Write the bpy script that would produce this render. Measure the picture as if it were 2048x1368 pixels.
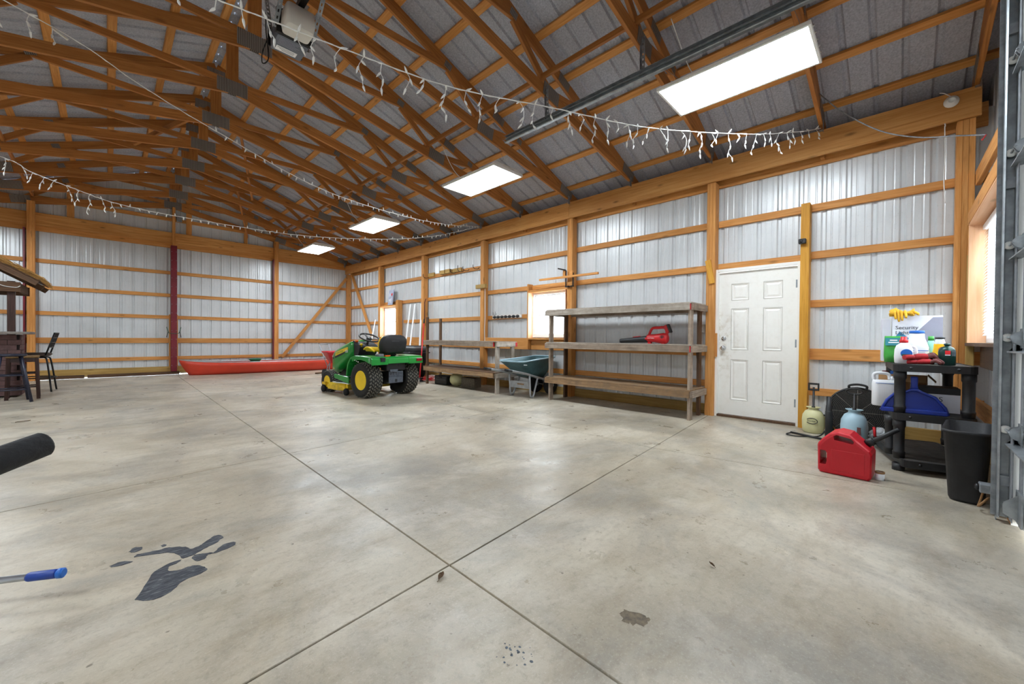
import bpy, bmesh, math, random
from mathutils import Vector, Matrix, Euler
random.seed(7)
for o in list(bpy.data.objects): bpy.data.objects.remove(o, do_unlink=True)
SC = bpy.context.scene
COL = SC.collection
R = math.radians
V = Vector

# ------------------------------------------------------------------ camera
CAM_H = 1.065
def cam_matrix(yaw, pitch, roll, loc):
    f = V((math.sin(yaw), math.cos(yaw), 0)); r = V((math.cos(yaw), -math.sin(yaw), 0)); u = V((0, 0, 1))
    f, u = f*math.cos(pitch)+u*math.sin(pitch), u*math.cos(pitch)-f*math.sin(pitch)
    r, u = r*math.cos(roll)+u*math.sin(roll), u*math.cos(roll)-r*math.sin(roll)
    m = Matrix((r, u, -f)).transposed().to_4x4(); m.translation = V(loc)
    return m
cd = bpy.data.cameras.new('camera'); cam = bpy.data.objects.new('camera', cd); COL.objects.link(cam)
cd.sensor_width = 36.0; cd.lens = 792.3/2048*36.0; cd.clip_start = 0.02; cd.clip_end = 200
cam.matrix_world = cam_matrix(R(45.56), R(-0.5537), R(0.515), (0, 0, CAM_H))
SC.camera = cam

# ------------------------------------------------------------------ sky, view
W = bpy.data.worlds.new('overcast_sky'); SC.world = W; W.use_nodes = True
bg = W.node_tree.nodes['Background']
bg.inputs[0].default_value = (0.86, 0.93, 1.0, 1); bg.inputs[1].default_value = 7.0
SC.view_settings.view_transform = 'Standard'; SC.view_settings.look = 'None'
SC.view_settings.exposure = 1.05; SC.view_settings.gamma = 1.0
SC.view_settings.use_curve_mapping = False
LIGHT_STRENGTH = 21.0

# ------------------------------------------------------------------ materials
def srgb(r, g, b):
    def c(v):
        v /= 255.0
        return v/12.92 if v <= 0.04045 else ((v+0.055)/1.055)**2.4
    return (c(r), c(g), c(b), 1.0)
MATS = {}
def nmat(name):
    m = bpy.data.materials.new(name); m.use_nodes = True
    nt = m.node_tree; nt.nodes.clear()
    out = nt.nodes.new('ShaderNodeOutputMaterial'); b = nt.nodes.new('ShaderNodeBsdfPrincipled')
    nt.links.new(b.outputs[0], out.inputs[0])
    MATS[name] = m
    return m, nt, b
def N(nt, t, **kw):
    n = nt.nodes.new(t)
    for k, v in kw.items():
        if k.startswith('_'): setattr(n, k[1:], v)
        else: n.inputs[k.replace('_', ' ')].default_value = v
    return n
def L(nt, a, b): nt.links.new(a, b)
def ramp(nt, fac, stops):
    n = nt.nodes.new('ShaderNodeValToRGB'); L(nt, fac, n.inputs[0])
    e = n.color_ramp.elements
    while len(e) < len(stops): e.new(0.5)
    for i, (p, c) in enumerate(stops): e[i].position = p; e[i].color = c
    return n.outputs[0]
def mixc(nt, fac, a, b, mode='MIX'):
    n = nt.nodes.new('ShaderNodeMix'); n.data_type = 'RGBA'; n.blend_type = mode
    for s, v in ((n.inputs[0], fac), (n.inputs[6], a), (n.inputs[7], b)):
        if hasattr(v, 'is_linked'): L(nt, v, s)
        else: s.default_value = v
    return n.outputs[2]
def bump(nt, h, b, strength=.3, dist=.01):
    n = N(nt, 'ShaderNodeBump', Strength=strength, Distance=dist); L(nt, h, n.inputs['Height']); L(nt, n.outputs[0], b.inputs['Normal'])
def plain(name, rgb, rough=.5, metal=0.0, var=.08, scale=6.0, spec=.5, bmp=0.0, bscale=60., coat=0.0):
    """one colour with a little noise in tone; var = how far the tone wanders"""
    m, nt, b = nmat(name)
    tc = N(nt, 'ShaderNodeTexCoord'); nz = N(nt, 'ShaderNodeTexNoise', Scale=scale, Detail=5.0, Roughness=.6)
    L(nt, tc.outputs['Object'], nz.inputs['Vector'])
    c = srgb(*rgb); lo = tuple(max(0, v*(1-var*2)) for v in c[:3])+(1,); hi = tuple(min(1, v*(1+var)) for v in c[:3])+(1,)
    L(nt, ramp(nt, nz.outputs[0], [(.3, lo), (.7, hi)]), b.inputs['Base Color'])
    b.inputs['Roughness'].default_value = rough; b.inputs['Metallic'].default_value = metal
    b.inputs['Specular IOR Level'].default_value = spec; b.inputs['Coat Weight'].default_value = coat
    if bmp:
        n2 = N(nt, 'ShaderNodeTexNoise', Scale=bscale, Detail=4.0); L(nt, tc.outputs['Object'], n2.inputs['Vector'])
        bump(nt, n2.outputs[0], b, bmp, .01)
    return m
def wood(name, dark, mid, light, rough=.6, knots=.5, scale=1.0, weather=0.0, vary=.12):
    """grain runs along the local x axis of the board"""
    m, nt, b = nmat(name)
    tc = N(nt, 'ShaderNodeTexCoord'); oi = N(nt, 'ShaderNodeObjectInfo')
    off = N(nt, 'ShaderNodeVectorMath', _operation='SCALE'); cmb = N(nt, 'ShaderNodeCombineXYZ')
    L(nt, oi.outputs['Random'], cmb.inputs[0]); L(nt, oi.outputs['Random'], cmb.inputs[1]); L(nt, oi.outputs['Random'], cmb.inputs[2])
    L(nt, cmb.outputs[0], off.inputs[0]); off.inputs['Scale'].default_value = 37.0
    add = N(nt, 'ShaderNodeVectorMath', _operation='ADD'); L(nt, tc.outputs['Object'], add.inputs[0]); L(nt, off.outputs[0], add.inputs[1])
    mp = N(nt, 'ShaderNodeMapping'); mp.inputs['Scale'].default_value = (1.3*scale, 26*scale, 26*scale); L(nt, add.outputs[0], mp.inputs[0])
    g = N(nt, 'ShaderNodeTexNoise', Scale=1.6, Detail=6.0, Roughness=.62, Distortion=.8); L(nt, mp.outputs[0], g.inputs['Vector'])
    mp2 = N(nt, 'ShaderNodeMapping'); mp2.inputs['Scale'].default_value = (.6, 2.2, 2.2); L(nt, add.outputs[0], mp2.inputs[0])
    bl = N(nt, 'ShaderNodeTexNoise', Scale=1.5, Detail=3.0); L(nt, mp2.outputs[0], bl.inputs['Vector'])
    col = ramp(nt, g.outputs[0], [(.28, srgb(*dark)), (.5, srgb(*mid)), (.74, srgb(*light))])
    col = mixc(nt, ramp(nt, bl.outputs[0], [(.35, (0, 0, 0, 1)), (.7, (.55, .55, .55, 1))]), col, srgb(*dark))
    if knots:
        mk = N(nt, 'ShaderNodeMapping'); mk.inputs['Scale'].default_value = (2.4, 7., 7.); L(nt, add.outputs[0], mk.inputs[0])
        vo = N(nt, 'ShaderNodeTexVoronoi', Scale=1.0); L(nt, mk.outputs[0], vo.inputs['Vector'])
        k = ramp(nt, vo.outputs['Distance'], [(.05, (knots, knots, knots, 1)), (.17, (0, 0, 0, 1))])
        col = mixc(nt, k, col, srgb(*[int(v*.42) for v in dark]))
    if weather:
        ws = N(nt, 'ShaderNodeTexNoise', Scale=7.0, Detail=6.0, Roughness=.7); L(nt, add.outputs[0], ws.inputs['Vector'])
        col = mixc(nt, ramp(nt, ws.outputs[0], [(.42, (0, 0, 0, 1)), (.7, (weather,)*3+(1,))]), col, srgb(96, 84, 72))
    hs = N(nt, 'ShaderNodeHueSaturation'); mr = N(nt, 'ShaderNodeMapRange')
    mr.inputs['To Min'].default_value = 1-vary; mr.inputs['To Max'].default_value = 1+vary
    L(nt, oi.outputs['Random'], mr.inputs['Value']); L(nt, mr.outputs[0], hs.inputs['Value']); L(nt, col, hs.inputs['Color'])
    L(nt, hs.outputs[0], b.inputs['Base Color'])
    b.inputs['Roughness'].default_value = rough; b.inputs['Specular IOR Level'].default_value = .3
    bump(nt, g.outputs[0], b, .18, .004)
    return m

wood('pine', (178, 116, 56), (208, 146, 80), (224, 168, 104))
wood('pine_beam', (178, 118, 60), (208, 150, 84), (224, 172, 108), knots=.65, scale=.7)
wood('pine_shaded', (146, 90, 42), (178, 116, 58), (198, 136, 76), knots=.55)  # darker pine for the trusses: shade under the roof put into the colour
wood('pine_treated', (150, 118, 62), (180, 146, 84), (198, 166, 102), knots=.4)
wood('pine_yellow', (176, 122, 36), (204, 148, 54), (218, 166, 78), knots=.6)
wood('plywood', (214, 160, 118), (232, 184, 144), (240, 200, 166), knots=.35, scale=.5, vary=.03)
wood('grey_wood', (122, 104, 90), (162, 145, 128), (190, 174, 158), rough=.8, knots=.35, weather=.6)
wood('grey_wood_light', (140, 128, 116), (176, 165, 152), (200, 190, 178), rough=.8, knots=.35, weather=.5)
wood('old_wood', (112, 86, 60), (156, 124, 90), (186, 154, 118), rough=.8, knots=.4, weather=.6)
wood('dark_wood', (44, 28, 24), (62, 40, 34), (82, 54, 44), rough=.5, knots=.1)
wood('brown_wood', (70, 48, 32), (98, 70, 48), (124, 92, 66), rough=.7, knots=.3, weather=.4)

plain('maroon_steel', (118, 20, 36), .4, 0, .1, 3)
plain('white_paint', (238, 236, 230), .38, 0, .015, 5)
plain('vinyl_white', (246, 247, 248), .35, 0, .01, 4)
# painted door with hand grime round the knobs
m, nt, b = nmat('door_paint')
geo = N(nt, 'ShaderNodeNewGeometry'); vm = N(nt, 'ShaderNodeVectorMath', _operation='SUBTRACT'); L(nt, geo.outputs['Position'], vm.inputs[0]); vm.inputs[1].default_value = (6.03, 1.80, 1.05)
sc_ = N(nt, 'ShaderNodeVectorMath', _operation='MULTIPLY'); L(nt, vm.outputs[0], sc_.inputs[0]); sc_.inputs[1].default_value = (1, 3.2, 1.35)
ln = N(nt, 'ShaderNodeVectorMath', _operation='LENGTH'); L(nt, sc_.outputs[0], ln.inputs[0])
nz = N(nt, 'ShaderNodeTexNoise', Scale=13., Detail=7., Roughness=.7); L(nt, geo.outputs['Position'], nz.inputs['Vector'])
near = ramp(nt, ln.outputs['Value'], [(.05, (1, 1, 1, 1)), (.85, (.12, .12, .12, 1))])
gr = ramp(nt, nz.outputs[0], [(.48, (0, 0, 0, 1)), (.75, (.9, .9, .9, 1))])
mk = mixc(nt, 1.0, near, gr, 'MULTIPLY')
L(nt, mixc(nt, mk, srgb(238, 236, 230), srgb(176, 156, 122)), b.inputs['Base Color']); b.inputs['Roughness'].default_value = .4
plain('galv', (158, 164, 168), .46, .7, .16, 14)
plain('galv_dull', (150, 155, 160), .5, .45, .18, 18)
plain('black_plastic', (26, 26, 28), .45, 0, .2, 9)
plain('black_rubber', (20, 20, 21), .75, 0, .25, 12, bmp=.2)
plain('black_metal', (24, 24, 26), .4, .3, .15, 9)
plain('chrome', (205, 208, 212), .16, 1.0, .05, 9)
plain('white_plastic', (236, 236, 232), .42, 0, .02, 8)

# white ribbed wall sheet, glossy painted steel
m, nt, b = nmat('sheet_white')
tc = N(nt, 'ShaderNodeTexCoord'); geo = N(nt, 'ShaderNodeNewGeometry')
nz = N(nt, 'ShaderNodeTexNoise', Scale=1.1, Detail=6., Roughness=.65); L(nt, geo.outputs['Position'], nz.inputs['Vector'])
sp = N(nt, 'ShaderNodeTexNoise', Scale=60., Detail=3.); L(nt, geo.outputs['Position'], sp.inputs['Vector'])
c0 = ramp(nt, nz.outputs[0], [(.3, srgb(196, 199, 200)), (.7, srgb(216, 219, 221))])
c1 = mixc(nt, ramp(nt, sp.outputs[0], [(.62, (0, 0, 0, 1)), (.8, (.35, .35, .35, 1))]), c0, srgb(150, 148, 140))
L(nt, c1, b.inputs['Base Color']); b.inputs['Roughness'].default_value = .3; b.inputs['Specular IOR Level'].default_value = .55
b.inputs['Metallic'].default_value = .12
# grey felt under the roof sheets
m, nt, b = nmat('roof_felt')
geo = N(nt, 'ShaderNodeNewGeometry')
nz = N(nt, 'ShaderNodeTexNoise', Scale=55., Detail=5., Roughness=.7); L(nt, geo.outputs['Position'], nz.inputs['Vector'])
n2 = N(nt, 'ShaderNodeTexNoise', Scale=.9, Detail=4.); L(nt, geo.outputs['Position'], n2.inputs['Vector'])
c0 = ramp(nt, nz.outputs[0], [(.3, srgb(142, 145, 156)), (.7, srgb(196, 199, 210))])
c1 = mixc(nt, ramp(nt, n2.outputs[0], [(.4, (0, 0, 0, 1)), (.75, (.4, .4, .4, 1))]), c0, srgb(150, 144, 142))
L(nt, c1, b.inputs['Base Color']); b.inputs['Roughness'].default_value = .85
bump(nt, nz.outputs[0], b, .5, .004)
# concrete
def concrete(name):
    m, nt, b = nmat(name)
    geo = N(nt, 'ShaderNodeNewGeometry'); P_ = geo.outputs['Position']
    def nz(scale, det=6., rough=.6, dist=0.):
        n = N(nt, 'ShaderNodeTexNoise', Scale=scale, Detail=det, Roughness=rough, Distortion=dist); L(nt, P_, n.inputs['Vector']); return n.outputs[0]
    mp = N(nt, 'ShaderNodeMapping'); mp.inputs['Rotation'].default_value = (0, 0, R(28)); mp.inputs['Scale'].default_value = (1., 3.2, 1.); L(nt, P_, mp.inputs[0])
    tr = N(nt, 'ShaderNodeTexNoise', Scale=2.6, Detail=7., Roughness=.7); L(nt, mp.outputs[0], tr.inputs['Vector'])
    K = lambda v: (v, v, v, 1)
    c = ramp(nt, nz(.62, 6., .6, .6), [(.34, srgb(148, 139, 122)), (.5, srgb(184, 173, 153)), (.66, srgb(210, 201, 184))])
    c = mixc(nt, ramp(nt, nz(1.05, 7., .68, .8), [(.46, K(0)), (.64, K(.7))]), c, srgb(138, 134, 126))
    c = mixc(nt, ramp(nt, nz(2.3, 7., .7, .3), [(.5, K(0)), (.72, K(.55))]), c, srgb(212, 204, 190))
    c = mixc(nt, ramp(nt, tr.outputs[0], [(.48, K(0)), (.74, K(.5))]), c, srgb(140, 122, 94))
    c = mixc(nt, ramp(nt, nz(30., 8., .8), [(.5, K(0)), (.72, K(.5))]), c, srgb(116, 106, 90))
    c = mixc(nt, ramp(nt, nz(95., 5., .75), [(.54, K(0)), (.75, K(.4))]), c, srgb(226, 220, 208))
    c = mixc(nt, ramp(nt, nz(17., 2., .5), [(.73, K(0)), (.76, K(.7))]), c, srgb(84, 72, 56))
    L(nt, c, b.inputs['Base Color'])
    L(nt, ramp(nt, nz(3.2, 6., .7), [(.32, K(.24)), (.7, K(.5))]), b.inputs['Roughness'])
    b.inputs['Specular IOR Level'].default_value = .55
    bump(nt, nz(45., 7., .75), b, .2, .004)
concrete('concrete')
plain('joint_dark', (44, 36, 28), .95, spec=.1)
# lamp diffuser
m, nt, b = nmat('lamp_diffuser')
b.inputs['Base Color'].default_value = (.9, .9, .9, 1)
b.inputs['Emission Color'].default_value = (.85, .935, 1, 1); b.inputs['Emission Strength'].default_value = LIGHT_STRENGTH
# window glass: clear with a surface reflection
m = bpy.data.materials.new('window_glass'); m.use_nodes = True; nt = m.node_tree; nt.nodes.clear()
o_ = nt.nodes.new('ShaderNodeOutputMaterial'); t_ = nt.nodes.new('ShaderNodeBsdfTransparent'); g_ = nt.nodes.new('ShaderNodeBsdfGlossy')
t_.inputs[0].default_value = (.94, .96, .96, 1); g_.inputs['Roughness'].default_value = .03
mx = nt.nodes.new('ShaderNodeMixShader'); lw = nt.nodes.new('ShaderNodeLayerWeight'); lw.inputs[0].default_value = .5; pw = nt.nodes.new('ShaderNodeMath'); pw.operation = 'POWER'; pw.inputs[1].default_value = 5.0; L(nt, lw.outputs['Facing'], pw.inputs[0]); fr = nt.nodes.new('ShaderNodeMath'); fr.operation = 'MULTIPLY_ADD'; fr.inputs[1].default_value = .6; fr.inputs[2].default_value = .04; L(nt, pw.outputs[0], fr.inputs[0])
L(nt, fr.outputs[0], mx.inputs[0]); L(nt, t_.outputs[0], mx.inputs[1]); L(nt, g_.outputs[0], mx.inputs[2]); L(nt, mx.outputs[0], o_.inputs[0])
MATS['window_glass'] = m
# truss nail plates: dark tin with rows of teeth slots
m, nt, b = nmat('nail_plate')
tc = N(nt, 'ShaderNodeTexCoord'); wv = N(nt, 'ShaderNodeTexWave', Scale=17., Distortion=.4, Detail=1.); wv.bands_direction = 'X'; L(nt, tc.outputs['Object'], wv.inputs['Vector'])
L(nt, ramp(nt, wv.outputs[0], [(.25, srgb(92, 85, 79)), (.75, srgb(146, 139, 131))]), b.inputs['Base Color'])
b.inputs['Roughness'].default_value = .55; b.inputs['Metallic'].default_value = .2
bump(nt, wv.outputs[0], b, .6, .004)
# ------------------------------------------------------------------ geometry helpers
def newobj(name, data, parent=None):
    o = bpy.data.objects.new(name, data); COL.objects.link(o)
    if parent is not None: o.parent = parent
    return o
def tag(o, label=None, cat=None, group=None, kind=None):
    if label: o['label'] = label
    if cat: o['category'] = cat
    if group: o['group'] = group
    if kind: o['kind'] = kind
    return o
def empty(name, loc=(0, 0, 0), rz=0.0, parent=None):
    o = newobj(name, None, parent); o.location = loc; o.rotation_euler = (0, 0, rz); o.empty_display_size = .1
    return o
def thing(name, label, cat, loc=(0, 0, 0), rz=0.0, group=None):
    return tag(empty(name, loc, rz), label, cat, group)
def structure(name, label, loc=(0, 0, 0)):
    return tag(empty(name, loc), label, None, None, 'structure')
def copy_tree(o, parent=None):
    c = o.copy(); COL.objects.link(c); c.parent = parent
    for ch in list(o.children): copy_tree(ch, c)
    return c

class MB:
    """collects shapes; build() links them as one mesh object"""
    def __init__(s): s.v = []; s.f = []; s.sm = []; s.mi = []; s.cur = 0
    def add(s, vs, fs, smooth=False):
        k = len(s.v); s.v += [tuple(p) for p in vs]; s.f += [tuple(i+k for i in f) for f in fs]
        s.sm += [smooth]*len(fs); s.mi += [s.cur]*len(fs)
        return s
    def box(s, c, d, rot=None, taper=1.0):
        x, y, z = d[0]/2, d[1]/2, d[2]/2; t = taper
        vs = [V(p) for p in ((-x, -y, -z), (x, -y, -z), (x, y, -z), (-x, y, -z), (-x*t, -y*t, z), (x*t, -y*t, z), (x*t, y*t, z), (-x*t, y*t, z))]
        if rot is not None:
            M = rot if isinstance(rot, Matrix) else Euler(rot).to_matrix()
            vs = [M @ p for p in vs]
        vs = [p+V(c) for p in vs]
        return s.add(vs, [(0, 3, 2, 1), (4, 5, 6, 7), (0, 1, 5, 4), (1, 2, 6, 5), (2, 3, 7, 6), (3, 0, 4, 7)])
    def span(s, a, b):
        return s.box([(p+q)/2 for p, q in zip(a, b)], [abs(q-p) for p, q in zip(a, b)])
    def bar(s, a, b, w, h, up=(0, 0, 1)):
        a = V(a); b = V(b); x = (b-a).normalized(); y = V(up).cross(x)
        if y.length < 1e-4: y = V((0, 1, 0)).cross(x)
        y.normalize(); z = x.cross(y)
        M = Matrix((x, y, z)).transposed()
        return s.box((a+b)/2, ((b-a).length, w, h), M)
    def frames(s, pts, closed=False):
        pts = [V(p) for p in pts]; n = len(pts); out = []; prev = None
        for i in range(n):
            if closed: t = pts[(i+1) % n]-pts[i-1]
            else: t = pts[min(i+1, n-1)]-pts[max(i-1, 0)]
            t.normalize()
            if prev is None:
                a = V((0, 0, 1)) if abs(t.z) < .9 else V((1, 0, 0))
                u = a.cross(t).normalized()
            else:
                u = prev-t*prev.dot(t)
                u = u.normalized() if u.length > 1e-6 else V((1, 0, 0)).cross(t).normalized()
            prev = u; out.append((pts[i], u, t.cross(u)))
        return out
    def tube(s, pts, r, n=8, closed=False, smooth=True, caps=True):
        fr = s.frames(pts, closed); m = len(fr); rr = r if isinstance(r, (list, tuple)) else [r]*m; vs = []
        for (p, u, w), q in zip(fr, rr):
            for k in range(n):
                a = 2*math.pi*k/n; vs.append(p+u*math.cos(a)*q+w*math.sin(a)*q)
        fs = []
        for i in range(m if closed else m-1):
            j = (i+1) % m
            for k in range(n):
                k2 = (k+1) % n; fs.append((i*n+k, i*n+k2, j*n+k2, j*n+k))
        s.add(vs, fs, smooth)
        if caps and not closed:
            k0 = len(s.v)-len(vs)
            s.f += [tuple(k0+k for k in reversed(range(n))), tuple(k0+(m-1)*n+k for k in range(n))]; s.sm += [False]*2; s.mi += [s.cur]*2
        return s
    def lathe(s, prof, c=(0, 0, 0), axis='z', n=24, sx=1.0, sy=1.0, smooth=True, M=None):
        """profile [(r, h)] turned about an axis"""
        vs = []; m = len(prof)
        for r, h in prof:
            for k in range(n):
                a = 2*math.pi*k/n; p = V((r*math.cos(a)*sx, r*math.sin(a)*sy, h))
                if axis == 'x': p = V((p.z, p.x, p.y))
                elif axis == 'y': p = V((p.y, p.z, p.x))
                if M is not None: p = M @ p
                vs.append(p+V(c))
        fs = [(i*n+k, i*n+(k+1) % n, (i+1)*n+(k+1) % n, (i+1)*n+k) for i in range(m-1) for k in range(n)]
        s.add(vs, fs, smooth)
        k0 = len(s.v)-len(vs)
        if prof[0][0] > 1e-5: s.f.append(tuple(k0+k for k in reversed(range(n)))); s.sm.append(False); s.mi.append(s.cur)
        if prof[-1][0] > 1e-5: s.f.append(tuple(k0+(m-1)*n+k for k in range(n))); s.sm.append(False); s.mi.append(s.cur)
        return s
    def loft(s, rings, closed_ends=True, smooth=True, wrap=True):
        n = len(rings[0]); vs = [p for r in rings for p in r]
        fs = [(i*n+k, i*n+(k+1) % n, (i+1)*n+(k+1) % n, (i+1)*n+k) for i in range(len(rings)-1) for k in range(n if wrap else n-1)]
        s.add(vs, fs, smooth)
        if closed_ends:
            k0 = len(s.v)-len(vs)
            s.f += [tuple(k0+k for k in reversed(range(n))), tuple(k0+(len(rings)-1)*n+k for k in range(n))]; s.sm += [False]*2; s.mi += [s.cur]*2
        return s
    def prism(s, poly, a, b, plane='xz', smooth=False):
        """a flat outline pushed from a to b along the third axis"""
        def P3(u, w, t): return {'xz': (u, t, w), 'yz': (t, u, w), 'xy': (u, w, t)}[plane]
        n = len(poly); vs = [P3(u, w, a) for u, w in poly]+[P3(u, w, b) for u, w in poly]
        fs = [tuple(reversed(range(n))), tuple(range(n, 2*n))]+[(k, (k+1) % n, n+(k+1) % n, n+k) for k in range(n)]
        return s.add(vs, fs, smooth)
    def xform(s, M, start=0):
        s.v = s.v[:start]+[tuple(M @ V(p)) for p in s.v[start:]]
        return s
    def mesh(s, name, mats):
        me = bpy.data.meshes.new(name); me.from_pydata(s.v, [], s.f)
        for m in (mats if isinstance(mats, (list, tuple)) else [mats]): me.materials.append(MATS[m] if isinstance(m, str) else m)
        me.polygons.foreach_set('use_smooth', s.sm); me.polygons.foreach_set('material_index', s.mi)
        bm = bmesh.new(); bm.from_mesh(me); bmesh.ops.recalc_face_normals(bm, faces=bm.faces); bm.to_mesh(me); bm.free()
        me.update(); return me
    def build(s, name, mats, parent=None, bevel=0.0, loc=None, rot=None, label=None, seg=2):
        o = newobj(name, s.mesh(name, mats), parent)
        if loc: o.location = loc
        if rot: o.rotation_euler = rot
        if bevel:
            md = o.modifiers.new('bevel', 'BEVEL'); md.width = bevel; md.segments = seg; md.limit_method = 'ANGLE'; md.angle_limit = R(40)
            md.harden_normals = False
        if label: o['label'] = label
        return o

_BOARDS = {}
def board(name, a, b, w, h, mat, parent=None, up=(0, 0, 1), ch=.003, sub=None):
    """a sawn timber from a to b, w across, h along up; grain along its length"""
    a = V(a); b = V(b); x = b-a; Ln = x.length; x.normalize(); y = V(up).cross(x)
    if y.length < 1e-4: y = V((0, 1, 0)).cross(x)
    y.normalize(); z = x.cross(y)
    key = (name, round(Ln, 3), round(w, 4), round(h, 4), mat)
    if key not in _BOARDS:
        m = MB(); X, Y, Z = Ln/2, w/2, h/2; c = min(ch, w/4, h/4)
        ring = [(-Y+c, -Z), (Y-c, -Z), (Y, -Z+c), (Y, Z-c), (Y-c, Z), (-Y+c, Z), (-Y, Z-c), (-Y, -Z+c)]
        m.loft([[(t, p, q) for p, q in ring] for t in (-X, X)], True, False)
        _BOARDS[key] = m.mesh(name, mat)
    o = newobj(name, _BOARDS[key], parent)
    M = Matrix((x, y, z)).transposed().to_4x4(); M.translation = (a+b)/2
    o.matrix_local = M
    return o
def rrect(w, h, r, n=4, cx=0, cy=0):
    """rounded rectangle outline"""
    pts = []
    for sx, sy, a0 in ((1, 1, 0), (-1, 1, 90), (-1, -1, 180), (1, -1, 270)):
        for k in range(n+1):
            a = R(a0+90*k/n); pts.append((cx+sx*(w/2-r)+r*math.cos(a), cy+sy*(h/2-r)+r*math.sin(a)))
    return pts
def arc(c, r, a0, a1, n=10):
    return [(c[0]+r*math.cos(R(a0+(a1-a0)*k/n)), c[1]+r*math.sin(R(a0+(a1-a0)*k/n))) for k in range(n+1)]
def smooth_path(pts, n=6):
    """Catmull-Rom through the points"""
    P_ = [V(p) for p in pts]; P_ = [P_[0]*2-P_[1]]+P_+[P_[-1]*2-P_[-2]]; out = []
    for i in range(1, len(P_)-2):
        for k in range(n):
            t = k/n; a, b, c, d = P_[i-1:i+3]
            out.append(.5*((2*b)+(c-a)*t+(2*a-5*b+4*c-d)*t*t+(3*b-a-3*c+d)*t**3))
    out.append(P_[-2]); return out
def text(name, body, size, mat, parent, loc, rot, extrude=.0005, align='LEFT', sx=1.0, label=None):
    """flat lettering turned into a mesh"""
    cu = bpy.data.curves.new(name, 'FONT'); cu.body = body; cu.size = size; cu.extrude = extrude; cu.align_x = align; cu.resolution_u = 3
    t = bpy.data.objects.new(name, cu); COL.objects.link(t)
    dg = bpy.context.evaluated_depsgraph_get(); me = bpy.data.meshes.new_from_object(t.evaluated_get(dg))
    bpy.data.objects.remove(t, do_unlink=True); bpy.data.curves.remove(cu)
    me.name = name; me.materials.clear(); me.materials.append(MATS[mat])
    o = newobj(name, me, parent); o.location = loc; o.rotation_euler = rot; o.scale = (sx, 1, 1)
    if label: o['label'] = label
    return o
# ------------------------------------------------------------------ the building: sizes
XC, XS, XL = 1.23, 6.108, -3.648          # ridge line, sheet plane of the two long walls
YB, YF = 14.158, -0.63                    # sheet planes of the end walls
SL = 0.37; CS = 1/math.sqrt(1+SL*SL)      # roof slope
def roof_z(x, off=0.0): return 5.40-SL*abs(x-XC)+off/CS
PY = [1.92+2.432*k for k in range(5)]
TY = [-0.50, .70, 1.92, 3.135, 4.35, 5.565, 6.78, 7.995, 9.21, 10.425, 11.64, 12.88, 14.08]

# ------------------------------------------------------------------ floor
floor = structure('floor', 'bare concrete slab floor with saw-cut joints')
def jx(k, y):
    if k == 0: return XL
    if k == 1: return -1.36+.0128*y
    if k == 2: return 1.10+.0128*y
    if k == 3: return 3.74+(1.75-y)*.145 if y < 1.75 else 3.74+.0137*(y-1.75)
    return XS
def jy(k, x):
    return [YF, 1.393+.09*x, 3.855+.085*x, 6.50+.085*x, 9.10+.06*x, 11.70+.03*x, YB][k]
def corner(i, j):
    x, y = jx(i, 5), 5
    for _ in range(6):
        y = jy(j, x); x = jx(i, y)
    return V((x, y, 0))
g = .0045
for j in range(6):
    for i in range(4):
        q = [corner(i, j), corner(i+1, j), corner(i+1, j+1), corner(i, j+1)]
        c = sum(q, V())/4; top = []; low = []
        for p in q:
            d = V((math.copysign(g, c.x-p.x), math.copysign(g, c.y-p.y), 0)); top.append(p+d*1.3); low.append(p+d+V((0, 0, -.003)))
        bot = [p+V((0, 0, -.10)) for p in low]
        MB().loft([bot, low, top], True, False).build('concrete_slab', 'concrete', floor)
MB().span((XL, YF, -.12), (XS, YB, -.022)).build('joint_filler', 'joint_dark', floor)
# dried tar and stains: thin films with a shape of their own
m, nt, b = nmat('tar')
geo = N(nt, 'ShaderNodeNewGeometry'); mp = N(nt, 'ShaderNodeMapping'); mp.inputs['Rotation'].default_value = (0, 0, R(-35)); mp.inputs['Scale'].default_value = (9, 55, 9)
L(nt, geo.outputs['Position'], mp.inputs[0]); nz = N(nt, 'ShaderNodeTexNoise', Scale=1.6, Detail=6., Roughness=.7, Distortion=1.2); L(nt, mp.outputs[0], nz.inputs['Vector'])
L(nt, ramp(nt, nz.outputs[0], [(.36, srgb(28, 31, 38)), (.52, srgb(58, 63, 72)), (.68, srgb(128, 128, 128))]), b.inputs['Base Color']); b.inputs['Roughness'].default_value = .6
bump(nt, nz.outputs[0], b, .5, .004)
plain('oil_stain', (112, 98, 76), .55, 0, .3, 40)
plain('paint_specks', (96, 104, 114), .6, 0, .3, 40)
def film(name, poly, mat, h=.0016, jit=.0):
    sp = smooth_path([p+(0,) for p in poly]+[poly[0]+(0,)], 4)[:-1]
    q = [(p.x+random.uniform(-1, 1)*jit, p.y+random.uniform(-1, 1)*jit) for p in sp]      # wobble the outline
    return MB().prism(q, .0001, h, 'xy').build(name, mat, floor)
film('tar_smear', [(0.075, 2.184), (0.118, 2.297), (0.142, 2.375), (0.187, 2.415), (0.242, 2.423), (0.223, 2.397), (0.192, 2.384), (0.196, 2.338), (0.232, 2.319), (0.254, 2.323), (0.291, 2.312), (0.315, 2.254), (0.302, 2.225), (0.231, 2.208), (0.191, 2.159), (0.15, 2.13), (0.11, 2.144)], 'tar', jit=.003)
film('tar_smear', [(0.085, 2.606), (0.102, 2.627), (0.156, 2.613), (0.212, 2.601), (0.262, 2.564), (0.287, 2.514), (0.317, 2.515), (0.345, 2.539), (0.397, 2.588), (0.427, 2.547), (0.382, 2.492), (0.335, 2.466), (0.302, 2.44), (0.265, 2.428), (0.246, 2.432), (0.238, 2.493), (0.202, 2.547), (0.143, 2.577)], 'tar', jit=.004)
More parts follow.
